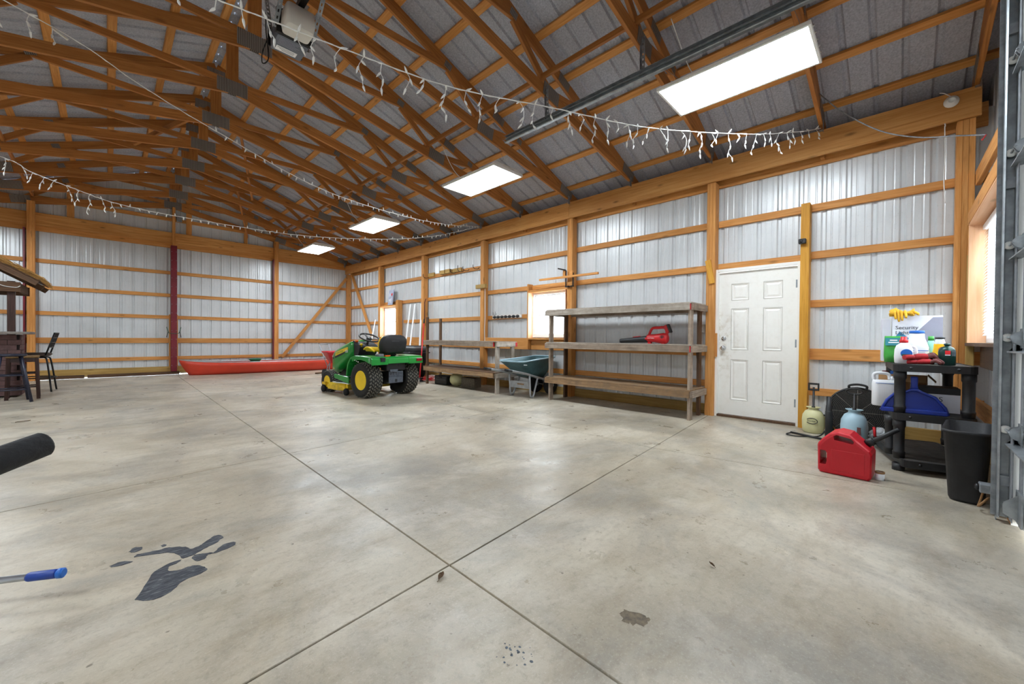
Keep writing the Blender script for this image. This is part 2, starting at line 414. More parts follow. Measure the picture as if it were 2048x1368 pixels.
film('tar_smear', [(0.294, 2.428), (0.350, 2.402), (0.367, 2.394), (0.407, 2.447), (0.458, 2.439), (0.444, 2.4), (0.383, 2.379), (0.340, 2.388), (0.326, 2.358), (0.296, 2.351), (0.28, 2.404)], 'tar', h=.0013, jit=.003)
film('tar_smear', [(0.071, 2.687), (0.089, 2.723), (0.118, 2.7), (0.114, 2.67), (0.087, 2.665)], 'tar', jit=.003)
film('tar_smear', [(0.005, 2.581), (0.043, 2.593), (0.081, 2.559), (0.047, 2.553), (0.012, 2.562)], 'tar', jit=.002)
film('tar_smear', [(0.187, 2.653), (0.199, 2.659), (0.207, 2.64), (0.192, 2.634)], 'tar', jit=.001)
film('oil_stain', [(1.392, 0.771), (1.42, 0.758), (1.447, 0.694), (1.435, 0.668), (1.39, 0.671), (1.369, 0.706), (1.365, 0.739)], 'oil_stain', h=.0005, jit=.008)
for k in range(26):
    x = random.gauss(.962, .026); y = random.gauss(.915, .026); r = random.uniform(.0015, .007)
    film('paint_speck', [(x+r*random.uniform(.6, 1.2)*math.cos(a), y+r*random.uniform(.6, 1.2)*math.sin(a)) for a in (0, 1.2, 2.5, 3.8, 5.)], 'paint_specks', h=.0005)
plain('leaf_brown', (92, 66, 36), .8, 0, .3, 40)
def dry_leaf(x, y, r, rz, label):
    m = MB(); n = 7; vs = []
    for i in range(n):
        t = i/(n-1); w = r*.42*math.sin(math.pi*min(.98, max(.06, t)))**.8
        for s_ in (-1, 0, 1): vs.append((r*(t-.5)*2, s_*w, .004+.006*abs(s_)+.008*t*random.uniform(.2, 1)))
    m.add(vs, [(i*3+k, i*3+k+1, i*3+k+4, i*3+k+3) for i in range(n-1) for k in (0, 1)], True)
    m.tube([(-r, 0, .004), (-r*1.5, .1*r, .006)], .0012, 5)
    tag(m.build('dry_leaf', 'leaf_brown', None, loc=(x, y, 0), rot=(0, 0, rz)), label, 'leaf', 'dry leaves on the floor')
dry_leaf(1.034, 1.442, .028, .6, 'curled brown leaf lying by the crossing of the floor joints')
dry_leaf(-.72, 7.55, .06, .2, 'brown dead leaf on the floor in front of the bar stools')
dry_leaf(1.99, .62, .014, 1.2, 'tiny orange-brown leaf scrap on the bare floor before the red fuel can')

# ------------------------------------------------------------------ ribbed sheets
PER = .2286
def profile(u0, u1, cuts=(), minor=.0022):
    """points (u, depth) of the ribbed sheet between u0 and u1, grooves outward"""
    P_ = []
    k = math.floor(u0/PER)-1
    while k*PER < u1+PER:
        c = k*PER
        P_ += [(c-.030, 0), (c-.014, .019), (c+.014, .019), (c+.030, 0)]
        for f in (1/3, 2/3):
            q = c+PER*f; P_ += [(q-.011, 0), (q-.004, minor), (q+.004, minor), (q+.011, 0)]
        k += 1
    def at(u):
        for (a, d0), (b_, d1) in zip(P_, P_[1:]):
            if a <= u <= b_: return d0+(d1-d0)*(u-a)/(b_-a)
        return 0
    us = sorted(set([round(u0, 4), round(u1, 4)]+[round(p[0], 4) for p in P_ if u0 < p[0] < u1]+[round(c, 4) for c in cuts if u0 < c < u1]))
    return [(u, at(u)) for u in us]
def sheet(parent, u0, u1, z0, ztop, to3, openings=(), name='wall_sheet', mat='sheet_white'):
    """one ribbed sheet; ztop(u); openings = (u0, u1, z0, z1)"""
    cuts = [c for o in openings for c in o[:2]]
    pr = profile(u0, u1, cuts); m = MB()
    for (a, da), (b_, db) in zip(pr, pr[1:]):
        mid = (a+b_)/2; spans = [(z0, None)]
        for (p, q, lo, hi) in openings:
            if p < mid < q:
                new = []
                for s0, s1 in spans:
                    if lo > s0+.001: new.append((s0, lo))
                    new.append((hi, s1))
                spans = new
        for s0, s1 in spans:
            za = s1 if s1 is not None else ztop(a); zb = s1 if s1 is not None else ztop(b_)
            m.add([to3(a, da, s0), to3(b_, db, s0), to3(b_, db, zb), to3(a, da, za)], [(0, 1, 2, 3)])
    return m.build(name, mat, parent)

# ------------------------------------------------------------------ long wall with the door (to the right of the camera)
wr = structure('wall_right', 'white ribbed steel side wall on orange timber posts and girts')
OP_R = [(.87, 1.885, 0, 2.05), (4.47, 5.385, 1.085, 1.985), (10.62, 11.60, 1.085, 1.985)]
y = YF
while y < YB-.05:
    y2 = min(y+4*PER, YB)
    sheet(wr, y, y2, -.02, lambda u: 3.40, lambda u, d, z: (XS+d, u, z), [o for o in OP_R if o[1] > y and o[0] < y2])
    y = y2
FX = 5.93                                                   # inner face of the posts
for yc in PY:                                               # three-ply posts
    for k in (-1, 0, 1):
        board('post_ply', (FX+.07, yc+k*.038, 0), (FX+.07, yc+k*.038, 3.262), .0375, .14, 'pine', wr, up=(1, 0, 0))
for k in range(3):
    board('post_ply', (FX+.02+k*.04, 14.05, 0), (FX+.02+k*.04, 14.05, 3.262), .14, .0395, 'pine', wr, up=(1, 0, 0))
for k in range(3):                                          # corner post by the garage door
    board('post_ply', (FX+.07, -.395-k*.042, 0), (FX+.07, -.395-k*.042, 3.262), .041, .14, 'pine', wr, up=(1, 0, 0))
board('post', (FX+.07, .845, 0), (FX+.07, .845, 2.735), .088, .14, 'pine_yellow', wr, up=(1, 0, 0))
# header over the posts, spliced at the posts, with an outer header behind and below it
HS = [-.52, PY[0], PY[1]+.0, PY[2], PY[3], PY[4], 14.08]
for a, b_ in ((-.53, PY[1]), (PY[1]+.004, PY[3]), (PY[3]+.004, PY[4]), (PY[4]+.004, 13.0), (13.004, 14.10)):
    board('header_beam', (FX-.019+.0, a, 3.409), (FX-.019, b_, 3.409), .038, .288, 'pine_beam', wr)
for a, b_ in zip([YF+.04]+PY, PY+[14.1]):
    board('outer_header', (6.089, a, 3.33), (6.089, b_-.004, 3.33), .038, .235, 'pine', wr)
for yc in (.70, 3.135, 5.565):
    board('header_block', (6.03, yc, 3.262), (6.03, yc, 3.5), .038, .08, 'pine', wr, up=(1, 0, 0))
GZ = [2.70, 2.098, 1.522, .902, .44]
def girt(a, b_, zt, h=.089, mat='pine'):
    board('girt', (6.089, a, zt), (6.089, b_, zt), .038, h, mat, wr)
E_ = .0
girt(-.60, PY[0]-.06, GZ[0]); girt(-.60, .80, GZ[1]+.02); girt(.80, PY[0]-.058, GZ[1]-.004, .094)
girt(-.60, .80, GZ[2]); girt(-.60, .80, .902, .135); girt(-.60, .80, GZ[4])
for k, (a, b_) in enumerate(zip(PY, PY[1:]+[14.10])):
    a += .002; b_ -= .002
    girt(a, b_, GZ[0]+random.uniform(-.01, .01))
    girt(a, b_, GZ[1])
    if k == 1: girt(5.40, b_, GZ[2])
    elif k == 3: girt(a, 10.42, GZ[2])
    else: girt(a, b_, GZ[2])
    girt(a, b_, .902, .135)
    girt(a, b_, GZ[4])
for a, b_ in zip([-.60, PY[0]]+PY[1:], [.80]+PY[1:]+[14.10]):
    board('splash_board', (6.07, a, .065), (6.07, b_-.003, .065), .038, .155, 'pine_treated', wr)
# framing round the two windows of this wall
board('window_stud', (6.02, 5.40, .84), (6.02, 5.40, 2.16), .038, .14, 'pine', wr, up=(1, 0, 0))
board('window_head', (6.03, 4.43, 2.01), (6.03, 5.38, 2.01), .12, .05, 'pine', wr)
board('window_sill_board', (6.02, 4.42, 1.055), (6.02, 5.38, 1.055), .15, .03, 'pine', wr)
board('window_apron', (6.05, 4.42, .94), (6.05, 5.37, .94), .036, .20, 'pine', wr)
board('bay_rail', (5.98, 5.42, .955), (5.98, PY[2]-.06, .955), .036, .235, 'pine', wr)
board('window_stud', (5.99, 10.54, .83), (5.99, 10.54, 2.15), .14, .14, 'pine', wr, up=(1, 0, 0))
board('window_head', (6.02, 10.62, 2.01), (6.02, PY[4]-.06, 2.01), .13, .04, 'pine', wr)
board('window_sill_board', (6.02, 10.62, 1.055), (6.02, PY[4]-.06, 1.055), .15, .03, 'pine', wr)
board('bay_rail', (5.98, PY[3]+.06, .95), (5.98, 10.47, .95), .036, .235, 'pine', wr)
board('diagonal_brace', (5.99, 12.24, 1.10), (5.99, 13.86, 3.36), .038, .089, 'pine', wr, up=(1, 0, 0)).rotation_mode = 'XYZ'

board('window_liner', (6.015, 5.376, 1.07), (6.015, 5.376, 1.985), .012, .16, 'plywood', wr, up=(1, 0, 0))
board('window_liner', (6.02, 4.465, 1.07), (6.02, 4.465, 1.985), .012, .12, 'plywood', wr, up=(1, 0, 0))
board('window_liner', (6.01, 11.575, 1.07), (6.01, 11.575, 1.985), .012, .17, 'plywood', wr, up=(1, 0, 0))
board('fascia', (XS+.36, YF-.1, 3.50), (XS+.36, YB+.1, 3.50), .03, .24, 'dark_wood', wr)  # fascia and soffit dark: the shadow under the eave put into their colour
board('soffit', (XS+.185, YF-.1, 3.40), (XS+.185, YB+.1, 3.40), .36, .02, 'dark_wood', wr)

# ------------------------------------------------------------------ far gable wall
wb = structure('wall_back', 'white ribbed steel gable wall with girts and maroon post cover')
x = XL
while x < XS-.05:
    x2 = min(x+4*PER, XS)
    sheet(wb, x, x2, .012, lambda u: roof_z(u, .12), lambda u, d, z: (u, YB+d, z))
    x = x2
BX = [-3.58, -1.21, 1.243, 3.70, 5.99]
for xc, top in ((-1.217, 4.06), (3.70, 4.02)):
    for k in (-1, 0, 1):
        board('post_ply', (xc+k*.04, 14.05, 0), (xc+k*.04, 14.05, top), .0395, .14, 'pine', wb, up=(0, 1, 0))
board('post', (1.243, 14.05, .09), (1.243, 14.05, 4.5), .06, .14, 'pine', wb, up=(0, 1, 0))
mm = MB(); mm.prism([(1.180, 13.955), (1.307, 13.955), (1.307, 14.118), (1.285, 14.118), (1.285, 13.985), (1.202, 13.985), (1.202, 14.118), (1.180, 14.118)], .09, 3.47, 'xy')
mm.build('maroon_post_cover', 'maroon_steel', wb, bevel=.004)
scr = MB()
for k in range(14):
    for xx in (1.198, 1.289): scr.lathe([(.008, 0), (.007, .004), (.0, .006)], (xx, 13.955, .25+k*.235), 'y', 8, M=Matrix.Rotation(math.pi, 3, 'Z'))
scr.build('cover_screws', 'galv', wb)
for xx, w in ((-1.315, .03), (3.628, .03)):
    MB().span((xx-w/2, 13.985, .1), (xx+w/2, 14.115, 3.45)).build('maroon_jamb_strip', 'maroon_steel', wb, bevel=.003)
for xx in (1.165, 1.32):
    board('jack_stud', (xx, 14.09, .22), (xx, 14.09, 1.62), .03, .05, 'pine', wb, up=(0, 1, 0))
def bgirt(a, b_, z, h=.089): board('girt', (a, 14.139, z), (b_, 14.139, z), .038, h, 'pine', wb)
for a, b_ in zip(BX, BX[1:]):
    a += .002; b_ -= .002
    for z, h in ((2.75, .089), (2.14, .089), (1.55, .089), (.918, .13), (.446, .089)): bgirt(a, b_, z, h)
    if a > -3: board('gable_girt', (a, 14.139, 4.19), (b_ if b_ < 5 else 4.3, 14.139, 4.19), .038, .089, 'pine', wb)
    board('header_beam', (a, 14.10, 3.69), (b_, 14.10, 3.69), .038, .285, 'pine_beam', wb)
    board('lower_header', (a, 14.125, 3.485), (b_, 14.125, 3.485), .038, .13, 'pine', wb)
    board('splash_board', (a, 14.135, .135), (b_, 14.135, .135), .04, .17, 'pine_treated', wb)
for a, b_ in ((-3.3, -.4), (-.35, 1.36)):
    board('sill_timber', (a, 14.06, .045), (b_, 14.06, .045), .09, .075, 'brown_wood', wb)
for xx, z0, z1 in ((-.62, 3.84, 4.75), (1.57, 3.84, 4.95), (2.9, 3.84, 4.6), (4.55, 3.84, 4.15)):
    board('gable_stud', (xx, 14.10, z0), (xx, 14.10, z1), .12 if xx < 2 else .09, .04, 'pine', wb, up=(0, 1, 0))
board('diagonal_brace', (3.86, 13.99, .40), (5.90, 13.99, 3.12), .089, .038, 'pine', wb, up=(0, 1, 0))

# ------------------------------------------------------------------ near gable wall with the overhead door
wf = structure('wall_front', 'near gable wall of white ribbed steel beside the garage door')
OP_F = [(-1.23, 3.69, -.05, 3.22), (3.98, 5.72, 1.06, 2.16)]
x = XL
while x < XS-.05:
    x2 = min(x+4*PER, XS)
    sheet(wf, x, x2, -.02, lambda u: roof_z(u, .12), lambda u, d, z: (u, YF-d, z), [o for o in OP_F if o[1] > x and o[0] < x2])
    x = x2
for xc in (-1.29, 3.76):
    for k in (-1, 0, 1): board('post_ply', (xc+k*.04, -.545, 0), (xc+k*.04, -.545, 3.9), .0395, .14, 'pine', wf, up=(0, 1, 0))
MB().span((3.690, -.62, 0), (3.6985, -.474, 3.5)).build('jamb_cover', 'white_paint', wf)
board('door_header', (-1.35, -.56, 3.36), (3.82, -.56, 3.36), .10, .28, 'pine_beam', wf)
for z, h in ((2.66, .14), (.46, .14)): board('girt', (3.83, -.545, z), (5.92, -.52, z), .038, h, 'pine', wf)
for z in (1.0, 2.2): board('girt', (3.83, -.605, z), (3.95, -.605, z), .038, .089, 'pine', wf)
board('splash_board', (3.83, -.59, .07), (5.92, -.59, .07), .038, .20, 'pine_treated', wf)
# deep plywood window box on the near wall
board('corner_stud', (5.80, -.475, 0), (5.80, -.475, 1.9), .038, .055, 'pine_treated', wf, up=(0, 1, 0))
for nm, a, b_, w, h in (('window_box_side', (5.735, -.535, 1.04), (5.735, -.535, 2.2), .018, .17), ('window_box_side', (3.965, -.535, 1.04), (3.965, -.535, 2.2), .018, .17)):
    board(nm, a, b_, w, h, 'plywood', wf, up=(0, 1, 0))
board('window_box_top', (3.96, -.535, 2.18), (5.74, -.535, 2.18), .17, .018, 'plywood', wf)
board('window_box_sill', (3.92, -.53, 1.045), (5.76, -.53, 1.045), .18, .03, 'brown_wood', wf)
board('window_head', (3.9, -.465, 2.245), (5.80, -.465, 2.245), .038, .12, 'pine', wf)
board('window_apron', (3.9, -.56, .93), (5.80, -.56, .93), .038, .20, 'brown_wood', wf)
# left long wall, out of the picture but closing the room
wl = structure('wall_left', 'white ribbed steel side wall closing the shed')
y = YF
while y < YB-.05:
    y2 = min(y+4*PER, YB)
    sheet(wl, y, y2, -.02, lambda u: 3.40, lambda u, d, z: (XL-d, u, z))
    y = y2
for z in GZ: board('girt', (XL+.019, YF, z), (XL+.019, YB, z), .038, .089, 'pine', wl)
board('fascia', (XL-.36, YF-.1, 3.50), (XL-.36, YB+.1, 3.50), .03, .24, 'dark_wood', wl)  # eave shadow in the board colour on this side too
board('soffit', (XL-.185, YF-.1, 3.40), (XL-.185, YB+.1, 3.40), .36, .02, 'dark_wood', wl)
board('header_beam', (XL+.19, YF+.1, 3.409), (XL+.19, YB-.1, 3.409), .038, .288, 'pine_beam', wl)

for par, yy in ((wf, YF-.01), (wb, YB+.01)):
    for x0, x1 in ((XS-.03, XS+.38), (XL-.38, XL+.03)):
        MB().prism([(x0, 3.38), (x1, 3.38), (x1, roof_z(x1, .115)), (x0, roof_z(x0, .115))], yy-.02, yy+.02, 'xz').build('eave_end', 'sheet_white', par)
# ------------------------------------------------------------------ roof
ceil = structure('ceiling', 'grey felt-backed ribbed steel roof on timber purlins')
def roof_sheet(y0, y1, sgn):
    m = MB(); pr = profile(y0, y1, (), .0008); x0 = XC; x1 = XC+sgn*5.27
    nrm = V((sgn*SL*CS, 0, CS))
    for (a, da), (b_, db) in zip(pr, pr[1:]):
        q = []
        for xx, u, d in ((x0, a, da), (x1, a, da), (x1, b_, db), (x0, b_, db)): q.append(V((xx, u, roof_z(xx, .110)))+nrm*d*1.2)
        m.add(q, [(0, 1, 2, 3)])
    return m.build('roof_sheet', 'roof_felt', ceil)
y = YF-.1
while y < YB+.05:
    y2 = min(y+4*PER, YB+.12)
    for s_ in (1, -1): roof_sheet(y, y2, s_)
    y = y2
for s_ in (1, -1):
    for k in range(9):
        dx = .10 if k == 0 else .62+.572*(k-1)
        xx = XC+s_*dx
        board('purlin', (xx, YF, roof_z(xx, .090)), (xx, YB, roof_z(xx, .090)), .089, .038, 'pine', ceil, up=(s_*SL, 0, 1))
mm = MB(); mm.prism([(XC-.12, roof_z(XC-.12, .175)), (XC, roof_z(XC, .18)), (XC+.12, roof_z(XC+.12, .175)), (XC+.12, roof_z(XC+.12, .172)), (XC, roof_z(XC, .172)), (XC-.12, roof_z(XC-.12, .172))], YF-.1, YB+.1, 'xz')
mm.build('ridge_cap', 'galv_dull', ceil)
# ------------------------------------------------------------------ scissor trusses
def make_truss():
    t = empty('roof_truss', (XC, 0, 3.55))
    def P_(x, z, yy=0): return (x, yy, z-3.55)
    T = .038
    def bz(dx): return 4.55-.1925*dx                       # centre line of the lower chord
    def tz(dx): return 5.40-SL*dx
    for s_ in (1, -1):
        board('top_chord', P_(s_*.0, tz(0)), P_(s_*4.95, tz(4.95)), T, .14, 'pine_shaded', t)
        board('bottom_chord', P_(s_*.06, bz(.06)), P_(s_*4.62, bz(4.62)), T, .14, 'pine_shaded', t)
        board('web', P_(s_*.10, 4.62), P_(s_*1.93, 4.66), T, .089, 'pine_shaded', t)
        board('web', P_(s_*1.93, 4.62), P_(s_*2.60, 4.09), T, .089, 'pine_shaded', t)
        board('web', P_(s_*2.64, 4.10), P_(s_*3.32, 4.15), T, .089, 'pine_shaded', t)
        ang = math.atan(.1925)
        for yy in (-.0205, .0205):
            o = MB().box((0, 0, 0), (.30, .003, .17)).build('nail_plate', 'nail_plate', t, loc=P_(s_*2.60, bz(2.60)+.03, yy), rot=(0, s_*ang, 0))
            MB().box((0, 0, 0), (.11, .003, .09)).build('nail_plate', 'nail_plate', t, loc=P_(s_*1.93, tz(1.93)-.015, yy), rot=(0, s_*math.atan(SL), 0))
            MB().box((0, 0, 0), (.10, .003, .08)).build('nail_plate', 'nail_plate', t, loc=P_(s_*3.31, tz(3.31)-.01, yy), rot=(0, s_*math.atan(SL), 0))
            MB().box((0, 0, 0), (.34, .003, .15)).build('nail_plate', 'nail_plate', t, loc=P_(s_*4.55, 3.71, yy), rot=(0, s_*.28, 0))
        # splice plate half way up the top chord
        MB().box((0, -.0205, 0), (.22, .003, .12)).build('nail_plate', 'nail_plate', t, loc=P_(s_*2.86, tz(2.86)), rot=(0, s_*math.atan(SL), 0))
    board('king_post', P_(0, 4.5), P_(0, 5.33), T, .14, 'pine_shaded', t, up=(1, 0, 0))
    for yy in (-.0205, .0205):
        MB().box((0, 0, 0), (.36, .003, .19)).build('nail_plate', 'nail_plate', t, loc=P_(0, 4.56, yy))
        MB().box((0, 0, 0), (.24, .003, .14)).build('nail_plate', 'nail_plate', t, loc=P_(0, 5.31, yy))
    for s_ in (1, -1):
        hc = MB().box((0, 0, 0), (.05, .0015, .14)); hc.box((0, .02, -.05), (.05, .04, .0015))
        hc.build('rafter_tie', 'galv', t, loc=P_(s_*4.625, 3.58, -.022))
    return t
tr0 = make_truss()
ORD = ['first', 'second', 'third', 'fourth', 'fifth', 'sixth', 'seventh', 'eighth', 'ninth', 'tenth', 'eleventh', 'twelfth']
for k, yy in enumerate(TY):
    t = tr0 if k == 0 else copy_tree(tr0)
    t.location = (XC, yy, 3.55)
    lab = 'brown scissor roof truss against the near gable above the garage door' if k == 0 else ('brown scissor roof truss against the far gable wall' if k == len(TY)-1 else 'brown scissor roof truss, %s out from the garage door wall' % ORD[k-1])
    tag(t, lab, 'roof truss', 'scissor roof trusses')
# long braces tying the trusses together
for s_, lab in ((1, 'long lateral timber lying on the truss chords above the shop lights'), (-1, 'long lateral timber lying on the truss chords on the side of the bar')):
    o = board('lateral_brace', (XC+s_*2.42, YF+.1, 4.205), (XC+s_*2.42, YB-.1, 4.205), .038, .06, 'pine_shaded'); tag(o, lab, 'brace')
for (a, b_, lab) in (((1.15, 8.1, 4.75), (.35, 10.3, 4.66), 'slanting brace from the king posts towards the bar side'), ((1.75, 9.0, 5.0), (2.5, 11.5, 4.45), 'slanting brace between the far trusses beside the ridge'), ((2.2, 11.7, 4.8), (2.9, 13.9, 4.0), 'slanting brace down to the far gable wall')):
    tag(board('diagonal_brace', a, b_, .038, .089, 'pine_shaded'), lab, 'brace')
# ------------------------------------------------------------------ windows
def window(name, label, w, h, loc, rz, blind=False):
    """white vinyl sash window; local x across, local -y into the room"""
    o = structure(name, label); o.location = loc; o.rotation_euler = (0, 0, rz)
    f = MB(); t = .045
    for a, b_ in (((-w/2, -.04, 0), (-w/2+t, .05, h)), ((w/2-t, -.04, 0), (w/2, .05, h)), ((-w/2+t, -.04, 0), (w/2-t, .05, t)), ((-w/2+t, -.04, h-t), (w/2-t, .05, h))): f.span(a, b_)
    f.build('window_frame', 'vinyl_white', o, bevel=.004)
    for nm, z0, z1, yy in (('lower_sash', t, h/2+.015, -.02), ('upper_sash', h/2-.015, h-t, .012)):
        s_ = MB(); q = .028; x0 = -w/2+t; x1 = w/2-t
        for a, b_ in (((x0, yy-.012, z0), (x0+q, yy+.012, z1)), ((x1-q, yy-.012, z0), (x1, yy+.012, z1)), ((x0+q, yy-.012, z0), (x1-q, yy+.012, z0+q)), ((x0+q, yy-.012, z1-q), (x1-q, yy+.012, z1))): s_.span(a, b_)
        so = s_.build(nm, 'vinyl_white', o, bevel=.003)
        MB().span((x0+q, yy-.003, z0+q), (x1-q, yy+.003, z1-q)).build('pane', 'window_glass', so)
    if blind:
        bb = empty('blind', (0, 0, 0), 0, o)
        MB().span((-w/2+.03, -.075, h-.05), (w/2-.03, -.045, h-.01)).build('blind_rail', 'vinyl_white', bb, bevel=.003)
        n = 36
        for k in range(n):
            MB().box((0, -.06, h-.07-k*(h-.12)/n), (w-.08, .030, .0015), (R(62), 0, 0)).build('slat', 'vinyl_white', bb)
    return o
window('window_1', 'bright white sash window behind the tall grey shelf', .93, .90, (6.115, 4.925, 1.085), R(-90))
window('window_2', 'bright white sash window behind the lawn tractor', .94, .90, (6.115, 11.10, 1.085), R(-90))
window('window_3', 'bright window with white blind in a deep plywood box', 1.74, 1.10, (4.85, -.607, 1.06), R(180), blind=True)

# ------------------------------------------------------------------ entry door
d = structure('door_1', 'white six-panel entry door with two silver knobs'); d.location = (0, 0, 0)
X0 = 6.035                                       # inner face of the door leaf
y0, y1, z0, z1 = .925, 1.832, .035, 2.005
MB().span((X0+.012, y0, z0), (X0+.045, y1, z1)).build('door_leaf', 'door_paint', d)
cols = ((y0+.155, y0+.155+.215), (y1-.155-.215, y1-.155))
rows = ((.24, .80), (.93, 1.50), (1.61, 1.84))
st = MB()
ys = [y0, cols[0][0], cols[0][1], cols[1][0], cols[1][1], y1]; zs = [z0]+[v for r in rows for v in r]+[z1]
for i in (0, 2, 4): st.span((X0, ys[i], z0), (X0+.013, ys[i+1], z1))
for i in (1, 3):
    for j in (0, 2, 4, 6): st.span((X0, ys[i], zs[j]), (X0+.013, ys[i+1], zs[j+1]))
st.build('door_rails', 'door_paint', d)
for cy0, cy1 in cols:
    for rz0, rz1 in rows:
        m = MB(); w, h = cy1-cy0, rz1-rz0
        r0 = [(X0+.0125, cy0, rz0), (X0+.0125, cy1, rz0), (X0+.0125, cy1, rz1), (X0+.0125, cy0, rz1)]
        def ins(q, xx): return [(xx, cy0+q, rz0+q), (xx, cy1-q, rz0+q), (xx, cy1-q, rz1-q), (xx, cy0+q, rz1-q)]
        m.loft([r0, ins(.008, X0-.002), ins(.018, X0+.004), ins(.026, X0+.009), ins(.05, X0+.001)], True, False)
        m.build('door_panel', 'door_paint', d)
fr = MB()
fr.span((5.985, y1+.004, 0), (6.12, y1+.042, z1+.045)); fr.span((5.985, y0-.042, 0), (6.12, y0-.004, z1+.045)); fr.span((5.985, y0-.004, z1+.006), (6.12, y1+.004, z1+.045))
fr.build('door_frame', 'white_paint', d, bevel=.003)
MB().span((5.99, y0-.004, 0), (6.13, y1+.004, .03)).build('threshold', 'brown_wood', d, bevel=.003)
for z in (.955, 1.085):
    k = MB(); k.lathe([(.033, 0), (.033, .006), (.014, .012), (.013, .035), (.024, .040), (.029, .052), (.026, .064), (.012, .068), (0, .069)] if z < 1 else [(.031, 0), (.031, .012), (.026, .018), (.0, .019)], (X0, 1.768, z), 'x', 24, M=Matrix.Rotation(math.pi, 3, 'Z'))
    k.build('door_knob' if z < 1 else 'deadbolt', 'chrome', d)
for z in (.28, 1.03, 1.78):
    k = MB(); k.tube([(X0-.008, y0-.004, z-.05), (X0-.008, y0-.004, z+.05)], .007, 8); k.span((X0-.004, y0-.03, z-.05), (X0-.001, y0+.02, z+.05)); k.build('hinge', 'galv', d)

# ------------------------------------------------------------------ overhead garage door with its tracks
gd = structure('door_2', 'closed white sectional garage door seen edge-on with steel tracks')
plain('door_steel', (226, 228, 230), .45, 0, .03, 3)
NS = 6; SH = 3.24/NS
for k in range(NS):
    s_ = MB(); za = .02+k*SH; zb = za+SH-.006
    s_.span((-1.20, -.545, za), (3.68, -.50, zb))
    so = s_.build('door_section', 'door_steel', gd, bevel=.004)
    st = MB()
    for xx in (3.60, 2.4, 1.2, 0, -1.18): st.span((xx-.03, -.50, za), (xx+.03, -.492, zb))
    st.build('stile', 'galv_dull', so)
    # reinforcing strut along the top rail of the section
    zt = zb-.075
    stt = MB(); pr = [(-.50, zt), (-.445, zt-.004), (-.445, zt-.012), (-.494, zt-.008), (-.494, zt+.05), (-.50, zt+.05)]
    stt.prism(pr, -1.19, 3.69, 'yz'); stt.build('strut', 'galv', so)
    hz = MB()
    if k < NS:
        zc = zb-.0
        hz.span((3.55, -.492, zc-.06), (3.64, -.486, zc+.05)); hz.prism([(-.49, zc-.05), (-.455, zc-.03), (-.44, zc), (-.455, zc+.025), (-.49, zc+.04)], 3.60, 3.606, 'yz'); hz.prism([(-.49, zc-.05), (-.455, zc-.03), (-.44, zc), (-.455, zc+.025), (-.49, zc+.04)], 3.57, 3.576, 'yz')
        hz.tube([(3.56, -.448, zc), (3.70, -.448, zc)], .006, 8)
        hz.build('roller_hinge', 'galv', so)
        rl = MB(); rl.lathe([(.008, 0), (.022, .001), (.024, .006), (.022, .012), (.008, .013)], (3.692, -.448, zc), 'x', 16); rl.build('roller', 'white_plastic', so)
def track_profile(pts, side):
    """C-shaped roller track swept along a path in the y-z plane at x = 3.70"""
    m = MB(); fr = []
    for i, p in enumerate(pts):
        a = V(pts[max(0, i-1)]); b_ = V(pts[min(len(pts)-1, i+1)]); t = (b_-a).normalized(); n = V((-t.y, t.x)); fr.append((V(p), n))
    prof = [(-.012, .020), (.0, .027), (.030, .027), (.030, -.027), (-.004, -.027), (-.012, -.020), (-.010, -.018), (-.003, -.024), (.027, -.024), (.027, .024), (.0, .024), (-.010, .018)]
    rings = [[(3.70+side*px, (p+n*q).x, (p+n*q).y) for px, q in prof] for p, n in fr]
    return m.loft(rings, True, False)
vpts = [(-.448, .03+.2*k) for k in range(16)]
cpts = [(-.448+.38*(1-math.cos(R(a))), 3.27+.38*math.sin(R(a))) for a in range(10, 91, 10)]
track_profile([(-.448, .03), (-.448, 3.27)]+cpts[:1], 1).build('vertical_track', 'galv', gd)
track_profile([(-.448, 3.27)]+cpts+[(.3, 3.652)], 1).build('curved_track', 'galv', gd)
ht = track_profile([(.3, 3.652), (1.5, 3.662), (3.80, 3.69)], 1).build('horizontal_track', 'galv', gd)
an = MB()                                         # angle iron: flag against the wall and back-hang of the track
an.span((3.735, -.47, .03), (3.738, -.40, 3.2)); an.span((3.625, -.471, .03), (3.88, -.466, 3.3)); an.build('track_angle', 'galv_dull', gd)
an = MB(); an.bar((3.742, .2, 3.700), (3.742, 3.80, 3.728), .003, .05); an.bar((3.722, .2, 3.724), (3.722, 3.80, 3.752), .05, .003); an.build('track_stiffener', 'galv_dull', ht)
def perforated(name, a, b_, w, parent, mat='galv_dull'):
    """punched angle: two slim flanges with real holes down the wide one"""
    m = MB(); a = V(a); b_ = V(b_); Ln = (b_-a).length; n = max(3, int(Ln/.05)); x = (b_-a).normalized()
    y = V((0, 0, 1)).cross(x); y = y.normalized() if y.length > .1 else V((0, 1, 0)); z = x.cross(y)
    st = Ln/n
    for k in range(n):
        c = a+x*st*(k+.5)
        for off in (-w*.33, w*.33): m.box(c+y*off, (st, w*.34, .003), Matrix((x, y, z)).transposed())
        for off in (-st*.36, st*.36): m.box(c+x*off, (st*.28, w*.33, .003), Matrix((x, y, z)).transposed())
    m.box((a+b_)/2+y*(w/2)+z*(w*.35), (Ln, .003, w*.7), Matrix((x, y, z)).transposed())
    return m.build(name, mat, parent)
perforated('back_hang', (3.75, 3.10, 3.70), (3.72, 3.10, 4.12), .04, ht)
perforated('back_hang', (3.755, 1.88, 3.69), (3.755, 1.88, 4.10), .04, ht)
bk = MB()
for z in (.25, 1.1, 2.0, 2.9): bk.span((3.70, -.478, z-.03), (3.80, -.43, z+.03))
bk.build('track_bracket', 'galv_dull', gd)
